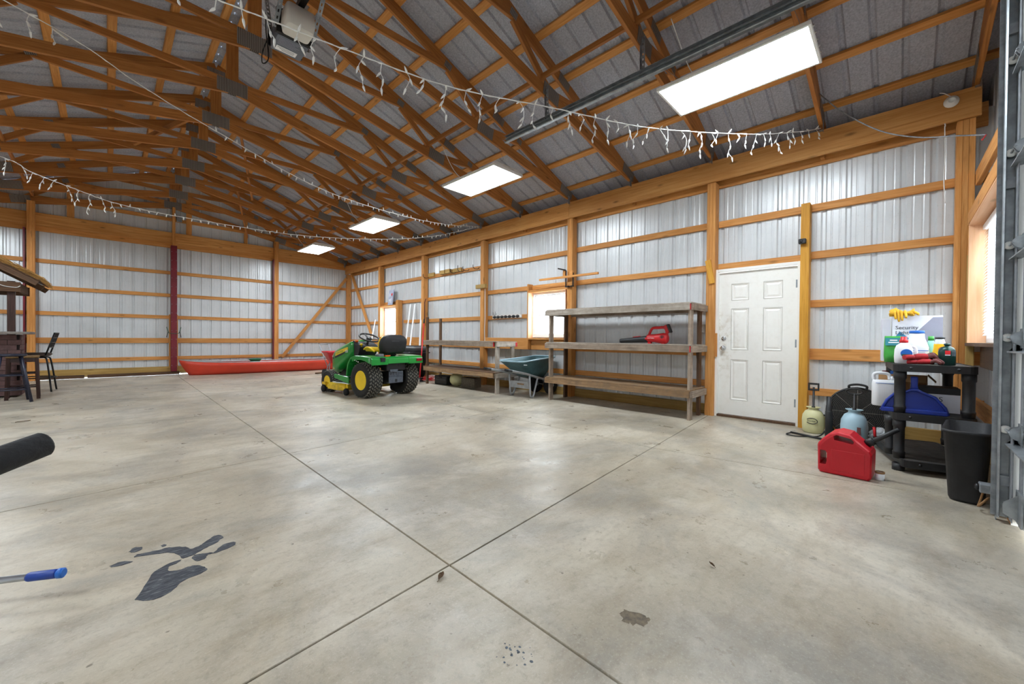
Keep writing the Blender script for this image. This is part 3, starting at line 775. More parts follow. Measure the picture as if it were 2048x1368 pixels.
bb = MB(); bb.span((3.52, -.495, .04), (3.66, -.485, .22)); bb.tube([(3.60, -.448, .12), (3.70, -.448, .12)], .007, 8); bb.prism([(-.49, .05), (-.43, .09), (-.43, .15), (-.49, .21)], 3.585, 3.59, 'yz'); bb.build('bottom_bracket', 'galv', gd)

# ------------------------------------------------------------------ shop lights
LZ = 3.50
def make_light():
    t = empty('shop_light', (0, 0, LZ))
    w, l, h = .60, 1.22, .075
    b = MB(); b.loft([[(-w/2, -l/2, 0), (w/2, -l/2, 0), (w/2, l/2, 0), (-w/2, l/2, 0)], [(-w/2, -l/2, .02), (w/2, -l/2, .02), (w/2, l/2, .02), (-w/2, l/2, .02)], [(-w/2+.08, -l/2+.03, h), (w/2-.08, -l/2+.03, h), (w/2-.08, l/2-.03, h), (-w/2+.08, l/2-.03, h)]], True, False)
    b.build('housing', 'white_plastic', t)
    f = MB(); q = .022
    for a, c in (((-w/2, -l/2, -.012), (-w/2+q, l/2, .0)), ((w/2-q, -l/2, -.012), (w/2, l/2, .0)), ((-w/2+q, -l/2, -.012), (w/2-q, -l/2+q, 0)), ((-w/2+q, l/2-q, -.012), (w/2-q, l/2, 0))): f.span(a, c)
    f.build('frame', 'white_plastic', t, bevel=.003)
    MB().span((-w/2+q, -l/2+q, -.009), (w/2-q, l/2-q, -.002)).build('diffuser', 'lamp_diffuser', t)
    for s_ in (-1, 1):
        for k in range(5):
            c = MB(); c.tube([(-.2+.1*k, s_*(l/2-.01), .02), (-.2+.1*k, s_*(l/2+.008), .03), (-.2+.1*k, s_*(l/2-.005), .04)], .004, 6); c.build('clip', 'white_plastic', t)
    c = MB(); c.tube(smooth_path([(-.05, .3, h), (-.2, .33, h+.06), (-.32, .36, h+.2), (-.42, .42, h+.45)]), .005, 6); c.build('power_cord', 'white_plastic', t)
    return t
li = make_light()
def hang(o, xx, yy):
    lo = max(t for t in TY if t < yy); hi = min(t for t in TY if t > yy)
    zc = 4.55-.1925*abs(xx-XC)-LZ
    for s_, ty in ((-1, lo), (1, hi)):
        wv = MB(); wv.tube([(-.12, s_*.48, .07), (0, s_*.50, .20), (.12, s_*.48, .07)], .0022, 5); wv.tube([(0, s_*.50, .20), (0, ty-yy-.021*s_, zc)], .0022, 5)
        wv.build('hanging_wire', 'galv_dull', o)
LQ = []
LL = [(4.06, 1.13, 'bright flat shop light nearest the garage door'), (4.07, 4.70, 'bright flat shop light, second out from the garage door'), (4.08, 8.28, 'bright flat shop light, second from the far gable wall'), (4.08, 11.74, 'bright flat shop light nearest the far gable wall')]
for k, (xx, yy, lab) in enumerate(LL):
    o = li if k == 0 else copy_tree(li); o.location = (xx, yy, LZ); LQ.append((o, xx, yy)); tag(o, lab, 'ceiling light', 'flat shop lights hung from the trusses')
for k, yy in enumerate((1.13, 4.70, 8.28, 11.74)):
    o = copy_tree(li); o.location = (-2.0, yy, LZ); LQ.append((o, -2.0, yy)); tag(o, 'flat shop light on the bar side of the shed, %s from the garage door' % ORD[k], 'ceiling light', 'flat shop lights on the bar side')
for q in LQ: hang(*q)
# ------------------------------------------------------------------ grey timber shelves
plain('red_paint', (190, 34, 40), .6, 0, .1, 12)
def rail(n, a, b_, w, h, mat, p): return board(n, a, b_, w, h, mat, p)
sh = thing('timber_shelf', 'tall weathered grey timber shelf of three decks beside the white door', 'shelf', (5.62, 3.17, 0))
def S(x, y, z): return (x-5.62, y-3.17, z)
for (xx, yy) in ((5.40, 1.985), (5.40, 4.34), (5.85, 2.03), (5.85, 4.36)):
    board('leg', S(xx, yy, 0), S(xx, yy, 1.53), .088, .038, 'grey_wood' if xx < 5.6 else 'brown_wood', sh, up=(0, 1, 0))
for zt, mt in ((1.545, 'grey_wood_light'), (.985, 'grey_wood'), (.385, 'old_wood')):
    zc = zt-.044
    board('front_rail', S(5.342, 1.97, zc), S(5.342, 4.42, zc), .038, .088, mt, sh)
    board('back_rail', S(5.90, 2.0, zc), S(5.90, 4.28, zc), .03, .088, 'grey_wood', sh)
    for yy in (1.95, 4.395): board('end_rail', S(5.362, yy, zc), S(5.885, yy, zc), .03, .088, 'grey_wood', sh)
    n = 3; w = .555/n
    for k in range(n):
        board('deck_board', S(5.335+w*(k+.5), 1.96, zt+.009), S(5.335+w*(k+.5), 4.41, zt+.009), w-.004, .016, 'grey_wood_light' if zt > .5 else 'old_wood', sh)
for (yy, zc) in ((1.9685, 1.50), (4.4215, .94), (1.9685, .94)):
    MB().box(S(5.342, yy, zc), (.039, .003, .08)).build('red_rail_end', 'red_paint', sh)
bs = thing('timber_bench', 'low weathered timber bench shelf with two tall posts behind the wheelbarrow', 'shelf', (5.40, 6.6, 0))
def S(x, y, z): return (x-5.40, y-6.6, z)
for (xx, yy, zz) in ((5.165, 5.45, .985), (5.165, 7.80, 1.53), (5.62, 5.50, .985), (5.62, 7.93, 1.52)):
    board('leg', S(xx, yy, 0), S(xx, yy, zz), .088 if yy < 6 else .07, .038, 'grey_wood_light' if yy < 6 else 'brown_wood', bs, up=(0, 1, 0) if yy < 6 else (1, 0, 0))  # near legs in paler wood: window light put into their colour
for zt in (.985, .395):
    zc = zt-.044
    mt = 'grey_wood' if zt > .5 else 'old_wood'
    board('front_rail', S(5.115, 5.50, zc), S(5.115, 7.86, zc), .038, .088, mt, bs)
    board('back_rail', S(5.665, 5.48, zc), S(5.665, 7.90, zc), .03, .088, 'old_wood', bs)
    for yy in (5.415, 7.76): board('end_rail', S(5.12, yy, zc), S(5.66, yy, zc), .03, .088, 'grey_wood_light' if yy < 6 else 'old_wood', bs)  # near end rail also paler in place of window light
    for k in range(3): board('deck_board', S(5.19+.185*k, 5.42, zt+.009), S(5.19+.185*k, 7.88, zt+.009), .181, .016, 'grey_wood' if zt > .5 else 'brown_wood', bs)
MB().box(S(5.115, 5.498, .94), (.039, .003, .08)).build('red_rail_end', 'red_paint', bs)
MB().box(S(5.63, 5.3985, .94), (.05, .003, .08)).build('red_rail_end', 'red_paint', bs)

# ------------------------------------------------------------------ leaf blower on the tall shelf
plain('blower_red', (206, 28, 34), .4, 0, .06, 10)
plain('blower_black', (34, 35, 38), .45, 0, .15, 10)
plain('print_white', (235, 235, 235), .6, 0, .01)
bl = thing('leaf_blower', 'red and black cordless leaf blower lying on the tall grey shelf', 'leaf blower', (5.58, 2.67, 1.003), R(-90)); bl.scale = (.85, .85, .9)
# local x runs from nozzle (-x at far end) to battery; local -y faces the camera side
m = MB(); m.tube([(-.52, 0, .040), (-.50, 0, .041), (-.25, 0, .056), (-.02, 0, .072), (.02, 0, .076)], [.034, .036, .045, .056, .058], 16); m.build('nozzle_tube', 'blower_black', bl)
MB().box((-.20, 0, .112), (.14, .03, .012), (0, R(-5), 0)).build('red_slide', 'blower_red', bl, bevel=.003)
m = MB()
rg = lambda x, r, zc, ry: [(x, ry*math.cos(2*math.pi*k/20), zc+r*math.sin(2*math.pi*k/20)) for k in range(20)]
m.loft([rg(.0, .058, .085, .058), rg(.02, .066, .088, .066), rg(.12, .064, .09, .066), rg(.20, .075, .088, .07), rg(.28, .088, .088, .075), rg(.335, .082, .085, .07), rg(.36, .06, .085, .05)])
m.build('motor_housing', 'blower_red', bl)
m = MB()
for (x0, x1, zz) in ((.02, .07, .012), (.26, .31, .008)): m.box(((x0+x1)/2, 0, zz), (x1-x0, .07, .03))
m.build('foot', 'blower_red', bl, bevel=.004)
m = MB(); m.tube(smooth_path([(.03, 0, .14), (.055, 0, .20), (.085, 0, .245), (.13, 0, .258), (.20, 0, .258), (.27, 0, .262), (.31, 0, .25), (.335, 0, .20), (.345, 0, .14)], 5), .022, 12); m.build('handle', 'blower_red', bl)
MB().box((.345, 0, .235), (.05, .075, .13), (0, R(-22), 0)).build('battery_mount', 'blower_red', bl, bevel=.008)
MB().box((.385, 0, .245), (.035, .08, .14), (0, R(-22), 0)).build('battery', 'blower_black', bl, bevel=.008)
m = MB(); m.lathe([(.016, 0), (.016, .006), (.012, .01), (0, .011)], (-.005, -.055, .078), 'y', 14, M=Matrix.Rotation(math.pi, 3, 'Z')); m.build('lock_button', 'blower_red', bl)
m = MB()
for k in range(7):
    a = R(-60+20*k); m.bar((.285, -.074, .085), (.285+.05*math.sin(a), -.071, .085+.055*math.cos(a)), .004, .006, (0, 1, 0))
m.build('intake_slots', 'blower_black', bl)
MB().box((.085, -.0665, .088), (.13, .002, .020)).build('brand_plate', 'blower_red', bl)
text('brand_lettering', 'CRAFTSMAN', .022, 'print_white', bl, (.026, -.0685, .082), (R(90), 0, 0))

# ------------------------------------------------------------------ wheelbarrow
plain('tray_green', (58, 92, 98), .5, 0, .16, 7)
plain('tray_rim', (136, 164, 176), .35, 0, .06, 7)
plain('barrow_steel', (168, 170, 172), .5, .35, .12, 12)
wbw = thing('wheelbarrow', 'two-wheeled wheelbarrow with blue-green poly tray between the timber shelves', 'wheelbarrow', (5.26, 4.94, 0))
def rr3(x0, x1, w0, w1, z0, z1, r, n=5):
    """rounded four-sided ring, wider at one end"""
    o = []
    for sx, sy, a0 in ((1, 1, 0), (-1, 1, 90), (-1, -1, 180), (1, -1, 270)):
        for k in range(n+1):
            a = R(a0+90*k/n); x = (x1-r if sx > 0 else x0+r)+r*math.cos(a); t = (x-x0)/(x1-x0)
            hw = (w0+(w1-w0)*t)/2; y = sy*(hw-r)+r*math.sin(a); o.append((x, y, z0+(z1-z0)*t))
    return o
m = MB()
outer = [rr3(.10, .52, .34, .26, .36, .30, .07), rr3(-.02, .62, .46, .36, .45, .44, .09), rr3(-.26, .74, .60, .48, .62, .69, .12), rr3(-.29, .77, .64, .52, .645, .715, .13)]
inner = [rr3(-.275, .755, .61, .49, .65, .72, .12), rr3(-.235, .72, .57, .45, .63, .69, .11), rr3(0, .60, .43, .33, .465, .455, .08), rr3(.12, .50, .31, .23, .385, .325, .06)]
m.loft(outer+inner); m.build('tray', 'tray_green', wbw)
m = MB(); m.tube(rr3(-.285, .765, .635, .515, .652, .722, .13), .014, 8, closed=True); m.build('tray_rim', 'tray_rim', wbw)
MB().box((-.195, -.305, .60), (.09, .002, .012), (0, R(4), R(2))).build('tray_mark', 'print_white', wbw)
for s_ in (-1, 1):
    m = MB(); m.tube([(-.58, s_*.262, .523), (-.50, s_*.262, .510), (-.1, s_*.25, .435), (.25, s_*.22, .345), (.60, s_*.20, .27)], .021, 8); m.build('frame_rail', 'barrow_steel', wbw)
    m = MB(); m.tube([(-.65, s_*.262, .535), (-.63, s_*.262, .532), (-.49, s_*.262, .508)], [.018, .021, .021], 10); m.build('grip', 'black_rubber', wbw)
    m = MB(); m.tube([(-.03, s_*.25, .43), (0, s_*.25, .05), (.02, s_*.25, .013), (.06, s_*.25, .013), (.09, s_*.25, .05), (.22, s_*.225, .34)], .017, 8); m.build('leg', 'barrow_steel', wbw)
    m = MB(); m.tube([(.10, s_*.12, .40), (.30, s_*.16, .32), (.62, s_*.19, .30)], .011, 6); m.build('tray_brace', 'barrow_steel', wbw)
    ty = MB(); ty.lathe([(.055, -.045), (.11, -.05), (.158, -.042), (.178, -.022), (.182, 0), (.178, .022), (.158, .042), (.11, .05), (.055, .045)], (.65, s_*.185, .182), 'y', 28)
    w_ = ty.build('wheel', 'black_rubber', wbw)
    hb = MB(); hb.lathe([(.0, -.052), (.03, -.052), (.06, -.035), (.10, -.030), (.108, 0), (.10, .030), (.06, .035), (.03, .052), (0, .052)], (.65, s_*.185, .182), 'y', 20); hb.build('hub', 'barrow_steel', w_)
m = MB(); m.tube([(.65, -.26, .182), (.65, .26, .182)], .010, 8); m.build('axle', 'barrow_steel', wbw)
m = MB(); m.prism([(-.235, .16), (.235, .16), (.245, .26), (.2, .285), (-.2, .285), (-.245, .26)], -.022, -.014, 'yz'); pl = m.build('leg_plate', 'barrow_steel', wbw)
MB().box((-.0235, -.03, .235), (.002, .16, .025)).build('plate_slot', 'old_wood', pl)

# ------------------------------------------------------------------ canoe along the far wall
plain('canoe_red', (206, 62, 38), .4, 0, .07, 3)
plain('canoe_rim', (176, 182, 184), .35, .5, .08, 6)
cn = thing('canoe', 'long red-orange canoe with grey gunwales lying along the far wall', 'canoe', (3.66, 13.42, 0), R(-2))
n = 27; Lh = 2.36; rings = []; rin = []; gl = []; gr = []
for i in range(n):
    t = -1+2*i/(n-1); x = t*Lh; a = abs(t)
    hb = .42*(1-a**3.4)+.004; rise = .325+.085*a**5; keel = .0+.0*a
    xe = 0
    ring = []
    for k in range(13):
        q = -1+2*k/12; u = math.copysign(abs(q)**.42, q)
        zz = keel+(rise-keel)*abs(q)**2.1
        # stem curve: ends sweep in towards the keel
        sw = .22*max(0, a-.86)/.14*(1-(zz-keel)/(rise-keel))**1.3
        ring.append((x-math.copysign(sw, t), hb*u, zz+.02*max(0, a-.9)))
    rings.append(ring); gl.append(ring[0]); gr.append(ring[-1])
m = MB(); m.loft(rings, False, True, wrap=False); o = m.build('hull', 'canoe_red', cn)
md = o.modifiers.new('solid', 'SOLIDIFY'); md.thickness = .012; md.offset = 1
for g_ in (gl, gr):
    m = MB(); m.tube([(p[0], p[1], p[2]+.004) for p in g_], .014, 8); m.build('gunwale', 'canoe_rim', cn)
for tx in (-1.35, 0.1, 1.25):
    hb = .42*(1-abs(tx/Lh)**2.6); m = MB(); m.box((tx, 0, .285), (.06 if abs(tx) < .5 else .22, hb*1.9, .018)); m.build('thwart' if abs(tx) < .5 else 'seat', 'old_wood' if abs(tx) < .5 else 'canoe_rim', cn, bevel=.004)
for s_ in (-1, 1):
    m = MB(); m.prism([(s_*Lh, 0), (s_*(Lh-.35), .15), (s_*(Lh-.35), -.15)], .40, .41, 'xy'); m.build('end_deck', 'canoe_rim', cn)
MB().box((1.92, -.235, .25), (.11, .003, .05), (R(14), 0, R(14))).build('white_sticker', 'print_white', cn)
plain('tub_green', (24, 110, 74), .5, 0, .08, 8)
tb = thing('plastic_tub', 'dark green plastic tub showing above the canoe gunwale', 'tub', (3.02, 13.50, .07))
m = MB(); m.lathe([(.09, 0), (.13, .28), (.15, .29), (.15, .31), (.125, .31), (.085, .02), (0, .02)], sx=1.0, sy=.8); m.build('body', 'tub_green', tb)
m = MB(); m.lathe([(.154, .29), (.158, .315), (.15, .33), (0, .335)], sx=1.0, sy=.8); m.build('lid', 'tub_green', tb)
# ------------------------------------------------------------------ lawn tractor (local +y is its front, -x its left flank)
plain('deere_green', (24, 138, 52), .28, 0, .06, 6, coat=.3)
plain('deere_yellow', (238, 200, 22), .38, 0, .05, 6)
plain('worn_yellow', (222, 184, 34), .5, 0, .22, 14)
plain('tyre', (34, 33, 31), .8, 0, .25, 30, bmp=.2)
plain('tyre_dust', (112, 108, 98), .85, 0, .3, 40)
plain('seat_black', (24, 24, 27), .55, 0, .2, 10, bmp=.25, bscale=14)
plain('hitch_grey', (92, 98, 108), .6, .3, .2, 20)
plain('tail_red', (150, 20, 40), .25, 0, .1, 9)
plain('knob_orange', (232, 104, 20), .4, 0, .05)
plain('dash_black', (30, 30, 33), .5, 0, .1)
plain('grey_plastic', (120, 122, 126), .5, 0, .1)
tr = thing('lawn_tractor', 'green lawn tractor with yellow wheels and mower deck, black seat', 'lawn tractor', (3.57, 6.74, 0), R(7.5))
def tyre_mesh(Rd, w, rim, nl, rows, lug):
    m = MB(); h = w/2
    prof = [(rim, -h*.72), (rim+.02, -h*.86), (Rd*.80, -h*.98), (Rd*.93, -h*.92), (Rd*.975, -h*.6), (Rd*.985, 0), (Rd*.975, h*.6), (Rd*.93, h*.92), (Rd*.80, h*.98), (rim+.02, h*.86), (rim, h*.72)]
    m.lathe(prof, (0, 0, 0), 'x', 36)
    m.cur = 1
    for j in range(rows):
        xo = (-.5+(j+.5)/rows)*w*.88
        for k in range(nl):
            a = 2*math.pi*(k+(.5 if j % 2 else 0))/nl
            rr = Rd*.985*(1-.05*abs(xo/(h))**3)
            M = Matrix.Rotation(a, 3, 'X') @ Matrix.Rotation(.5 if j % 2 else -.5, 3, 'Z')
            c = Matrix.Rotation(a, 3, 'X') @ V((xo, 0, rr))
            m.box(c, (lug*.55, lug*1.15, .022), Matrix.Rotation(a, 3, 'X') @ Matrix.Rotation(.6 if j % 2 else -.6, 3, 'Z'), .8)
    return m.mesh('tyre', ['tyre', 'tyre_dust'])
def rim_mesh(rim, w, dish):
    m = MB(); h = w/2
    m.lathe([(rim+.012, -h*.80), (rim+.008, -h*.70), (rim-.012, -h*.62), (rim-.018, -h*.06), (rim*.80, -h*.02), (rim*.76, -h*.20), (.062, -h*.16), (.05, -h*.30), (.0, -h*.32)], (0, 0, 0), 'x', 32)
    m.lathe([(rim-.014, -h*.6), (rim-.014, h*.6)], (0, 0, 0), 'x', 32)
    return m.mesh('rim', 'deere_yellow')
for (Rd, w, rim, ax, ay, nl, rows, lug) in ((.308, .29, .158, .395, 0, 30, 6, .040), (.205, .17, .10, .40, 1.20, 30, 4, .024)):
    tm = tyre_mesh(Rd, w, rim, nl, rows, lug); rm = rim_mesh(rim, w, .30)
    for s_ in (-1, 1):
        o = newobj('tyre', tm, tr); o.location = (s_*ax, ay, Rd); o.rotation_euler = (0, 0, 0 if s_ < 0 else math.pi)
        r_ = newobj('wheel_rim', rm, tr); r_.location = (s_*ax, ay, Rd); r_.rotation_euler = (0, 0, 0 if s_ < 0 else math.pi)
        vs = MB(); vs.lathe([(.008, 0), (.006, -.03), (0, -.031)], (-w*.28, -rim*.55, -.03), 'x', 8); v_ = vs.build('valve', 'black_rubber', r_)
m = MB(); m.tube([(-.32, 0, .30), (.32, 0, .30)], .05, 12); m.box((0, .02, .33), (.26, .30, .22)); m.build('rear_axle', 'black_metal', tr, bevel=.01)
m = MB(); m.bar((-.36, 1.20, .22), (.36, 1.20, .22), .06, .05); m.box((0, 1.20, .28), (.14, .12, .10)); m.build('front_axle', 'black_metal', tr, bevel=.006)
m = MB()
for s_ in (-1, 1): m.bar((s_*.13, -.15, .36), (s_*.13, 1.45, .36), .03, .10)
m.box((0, .55, .38), (.26, .30, .16)); m.build('frame', 'black_metal', tr)
# hood
ST = [(.70+(a_-.80)*.88, b__, c_, d_) for a_, b__, c_, d_ in [(.80, .225, .80, .985), (.84, .238, .76, 1.0), (1.0, .24, .66, .972), (1.2, .24, .50, .925), (1.4, .235, .375, .868), (1.58, .222, .335, .812), (1.70, .20, .33, .775), (1.76, .165, .35, .735), (1.785, .12, .40, .68)]]
def hood_at(y):
    for a, b_ in zip(ST, ST[1:]):
        if a[0] <= y <= b_[0]:
            t = (y-a[0])/(b_[0]-a[0]); return [a[i]+(b_[i]-a[i])*t for i in (1, 2, 3)]
    return ST[-1][1:]
def hring(y, hw, z0, z1):
    h = z1-z0; pts = [(-hw*.97, z0), (-hw, z0+h*.35), (-hw*1.0, z0+h*.62), (-hw*.95, z0+h*.82), (-hw*.80, z0+h*.955), (-hw*.5, z1-.002), (0, z1+.006)]
    pts = pts+[(-x, z) for x, z in reversed(pts[:-1])]
    return [(x, y, z) for x, z in pts]
m = MB(); m.loft([hring(*s_) for s_ in ST]); m.build('hood', 'deere_green', tr)
def flank(name, pts, mat, off, s_):
    """strip laid on the hood flank: pts = (y, z_low, z_high)"""
    m = MB(); a = []; b_ = []
    for y, zl, zh in pts:
        y = .70+(y-.80)*.88
        hw, z0, z1 = hood_at(y)
        def xs(z):
            t = (z-z0)/(z1-z0); return hw*(1 if t < .62 else 1-.05*(t-.62)/.2)
        a.append((s_*(xs(zl)+off), y, zl)); b_.append((s_*(xs(zh)+off), y, zh))
    k = len(a); m.add(a+b_, [(i, i+1, k+i+1, k+i) for i in range(k-1)])
    o = m.build(name, mat, tr); md = o.modifiers.new('s', 'SOLIDIFY'); md.thickness = .004; md.offset = 0
    return o
for s_ in (-1, 1):
    flank('yellow_stripe', [(1.75, .632, .70), (1.5, .685, .757), (1.3, .73, .805), (1.1, .78, .848), (.98, .815, .866)], 'deere_yellow', .004, s_)
    flank('side_vent', [(1.66, .610, .648), (1.4, .665, .703), (1.2, .715, .745), (1.06, .765, .786)], 'dash_black', .003, s_)
    t_ = text('brand_lettering', 'JOHN DEERE', .046, 'deere_green', tr, (s_*.247, 1.27 if s_ < 0 else .96, .716 if s_ < 0 else .79), (R(90), R(-13) if s_ < 0 else R(13), R(-90) if s_ < 0 else R(90)))
    text('model_lettering', 'X580', .075, 'print_white', tr, (s_*.246, .95 if s_ < 0 else .8, .76), (R(90), 0, R(-90) if s_ < 0 else R(90)), sx=.62)
m = MB(); m.box((0, 1.57, .52), (.22, .03, .22)); m.build('grille', 'dash_black', tr, bevel=.01)
for s_ in (-1, 1):
    m = MB(); m.lathe([(.0, .03), (.03, .025), (.04, 0)], (s_*.13, 1.545, .66), 'y', 14, sx=1.0); m.build('headlight', 'print_white', tr)
MB().box((0, 1.40, .36), (.34, .24, .05)).build('front_bumper', 'deere_green', tr, bevel=.01)
text('deck_lettering', '48A', .04, 'deere_yellow', tr, (-.236, 1.40, .42), (R(90), 0, R(-90)), sx=.9)
# dash and steering
m = MB(); m.loft([[(-.19, .72, .66), (.19, .72, .66), (.19, .62, .62), (-.19, .62, .62)], [(-.225, .76, .97), (.225, .76, .97), (.20, .52, .88), (-.20, .52, .88)], [(-.20, .74, .995), (.20, .74, .995), (.17, .54, .905), (-.17, .54, .905)]], True, False); m.build('dashboard', 'dash_black', tr, bevel=.012)
m = MB(); m.box((0, .66, .50), (.30, .14, .36)); m.build('pedestal', 'dash_black', tr, bevel=.02)
for nm, mat, x, y, z, r in (('choke_knob', 'knob_orange', -.175, .665, .965, .030), ('deck_knob', 'deere_yellow', -.165, .53, .905, .028)):
    m = MB(); m.lathe([(.008, -.03), (.008, 0), (r, .004), (r, .03), (r*.7, .036), (0, .037)], (x, y, z), 'z', 16); m.build(nm, mat, tr)
m = MB(); m.tube([(0, .62, .86), (0, .56, 1.0)], .022, 10); m.build('steering_column', 'dash_black', tr)
Ms = Matrix.Rotation(R(24), 3, 'X')
m = MB(); cw = V((0, .52, 1.05))
m.tube([cw+Ms @ V((.185*math.cos(2*math.pi*k/32), .185*math.sin(2*math.pi*k/32), 0)) for k in range(32)], .016, 8, closed=True); sw = m.build('steering_wheel', 'black_plastic', tr)
m = MB()
for a in (90, 210, 330): m.bar(cw+Ms @ V((0, 0, -.03)), cw+Ms @ V((.18*math.cos(R(a)), .18*math.sin(R(a)), 0)), .03, .012)
m.lathe([(.05, -.04), (.055, -.02), (.04, .0), (0, .004)], cw, 'z', 16, M=Ms); m.build('spokes', 'black_plastic', sw)
# fenders and rear deck
out = [(-.385, .585), (-.375, .69), (-.34, .722), (-.10, .735), (.14, .735), (.27, .70), (.36, .60), (.40, .46), (.415, .36)]
inn = [(.385, .36), (.372, .46), (.335, .575), (.25, .672), (.13, .705), (-.10, .705), (-.32, .692), (-.35, .67), (-.36, .585)]
m = MB(); m.prism(out+inn, -.545, -.22, 'yz'); m.prism(out+inn, .22, .545, 'yz')
m.prism([(-.385, .60), (-.375, .69), (-.34, .722), (.20, .722), (.20, .69), (-.32, .69), (-.35, .67), (-.36, .60)], -.22, .22, 'yz')
for s_ in (-1, 1): m.prism([(.24, .71), (.22, .625), (.10, .662), (-.04, .668), (-.18, .650), (-.28, .615), (-.372, .60), (-.372, .70), (-.2, .722), (.1, .722)], s_*.535-.01, s_*.535+.01, 'yz')
m.build('fender_deck', 'deere_green', tr, bevel=.012)
for s_ in (-1, 1):
    if s_ > 0: MB().box((s_*.455, -.388, .652), (.13, .014, .055), (R(8), 0, 0)).build('tail_light', 'tail_red', tr, bevel=.008)
    m = MB(); m.box((s_*.38, .60, .335), (.26, .46, .025)); m.build('footrest_mat', 'dash_black', tr, bevel=.004)
    m = MB(); m.prism([(.36, .22), (.84, .30), (.86, .36), (.84, .375), (.40, .345), (.36, .36)], s_*.512-.012, s_*.512+.012, 'yz'); m.box((s_*.38, .60, .305), (.27, .48, .03)); m.build('footrest', 'deere_green', tr, bevel=.01)
MB().box((-.36, .47, .365), (.05, .04, .05)).build('reflector', 'knob_orange', tr, bevel=.004)
MB().box((-.30, -.24, .745), (.10, .12, .05)).build('lift_console', 'grey_plastic', tr, bevel=.01)
MB().box((-.33, -.375, .675), (.09, .04, .07)).build('deck_notch', 'dash_black', tr, bevel=.006)
for k in range(3): MB().box((-.546, .12-.05*k, .655-.012*k), (.003, .022, .014)).build('fender_decal', 'print_white', tr)
MB().box((-.19, -.30, .735), (.10, .06, .02)).build('orange_reflector', 'knob_orange', tr, bevel=.004)
m = MB(); m.box((.0, .30, .60), (.34, .34, .22)); m.build('tunnel', 'dash_black', tr, bevel=.03)
# seat with cover
m = MB(); m.loft([[(x, y, .80) for x, y in rrect(.48, .46, .10, 5, 0, .10)], [(x, y, .84) for x, y in rrect(.52, .50, .12, 5, 0, .10)], [(x, y, .885) for x, y in rrect(.48, .46, .12, 5, 0, .10)]]); m.build('seat_cushion', 'deere_yellow', tr)
m = MB(); m.loft([[(x, y, .87) for x, y in rrect(.42, .40, .10, 5, 0, .11)], [(x, y, .90) for x, y in rrect(.40, .38, .10, 5, 0, .11)]]); m.build('seat_cover', 'seat_black', tr)
def back_ring(z, w, d, yc): return [(x, y, z) for x, y in rrect(w, d, min(w, d)*.45, 6, 0, yc)]
m = MB(); m.loft([back_ring(.80, .40, .12, -.13), back_ring(.86, .50, .14, -.145), back_ring(.95, .54, .14, -.165), back_ring(1.03, .50, .13, -.185), back_ring(1.085, .38, .11, -.20), back_ring(1.10, .24, .07, -.205)]); m.build('seat_back', 'deere_yellow', tr)
m = MB(); m.loft([back_ring(.775, .40, .15, -.185), back_ring(.80, .47, .17, -.19), back_ring(.88, .535, .175, -.20), back_ring(.96, .55, .17, -.215), back_ring(1.03, .515, .15, -.235), back_ring(1.083, .40, .12, -.24), back_ring(1.105, .25, .08, -.24)]); sb = m.build('storage_bag', 'seat_black', tr)
m = MB(); m.box((-.02, -.305, 1.0), (.16, .004, .035), (R(-8), 0, 0)); m.build('bag_flap', 'dash_black', sb)
m = MB(); m.prism(arc((0, 0), .055, 0, 180, 10), -.003, .003, 'xz'); m.xform(Matrix.Translation((.06, -.300, 1.0)) @ Matrix.Rotation(R(-12), 4, 'Y')); m.build('bag_badge', 'grey_plastic', sb)
m = MB(); m.box((0, -.05, .765), (.22, .24, .09)); m.build('seat_bracket', 'dash_black', tr, bevel=.02)
for s_ in (-1, 1):
    m = MB(); m.tube(smooth_path([(s_*.27, -.06, .80), (s_*.31, .02, .86), (s_*.30, .14, .875), (s_*.29, .24, .84)]), .018, 8); m.build('armrest', 'deere_yellow' if s_ < 0 else 'dash_black', tr)
# rear hitch plate with punched holes
m = MB(); m.box((0, -.30, .355), (.30, .012, .20)); m.box((0, -.27, .255), (.30, .07, .012)); m.box((-.06, -.305, .47), (.16, .05, .045)); hp = m.build('hitch_plate', 'hitch_grey', tr, bevel=.003)
h_ = MB()
for xx in (-.11, -.06, 0, .06, .11):
    for zz in (.43, .405): h_.lathe([(.008, 0), (0, -.001)], (xx, -.3075, zz), 'y', 8)
h_.box((0, -.308, .29), (.045, .003, .05)); h_.build('hitch_holes', 'dash_black', hp)
m = MB(); m.bar((-.15, -.31, .375), (.15, -.31, .375), .012, .006); m.build('hitch_seam', 'hitch_grey', hp)
m = MB(); m.box((0, -.22, .56), (.40, .20, .18)); m.box((.1, -.30, .58), (.16, .05, .10)); m.build('transaxle_cover', 'dash_black', tr, bevel=.02)
# mower deck
m = MB(); pl = [(-.50, .52), (-.55, .62), (-.55, 1.02), (-.44, 1.16), (-.16, 1.20), (.16, 1.20), (.44, 1.16), (.55, 1.02), (.55, .62), (.50, .52)]
m.loft([[(x, y, .085) for x, y in pl], [(x, y, .17) for x, y in pl], [(x*.93, .86+(y-.86)*.9, .205) for x, y in pl]], True, False); dk = m.build('mower_deck', 'worn_yellow', tr, bevel=.008)
m = MB(); m.box((-.42, .50, .17), (.10, .06, .10)); m.box((-.49, 1.24, .17), (.05, .12, .05)); m.build('wheel_bracket', 'worn_yellow', dk, bevel=.006)
for (x, y) in ((-.50, 1.26), (-.50, .47), (.50, 1.30), (.50, .47)):
    m = MB(); m.lathe([(.0, -.03), (.045, -.03), (.062, -.022), (.065, 0), (.062, .022), (.045, .03), (0, .03)], (x, y, .066), 'x', 18); m.build('gauge_wheel', 'black_rubber', tr)
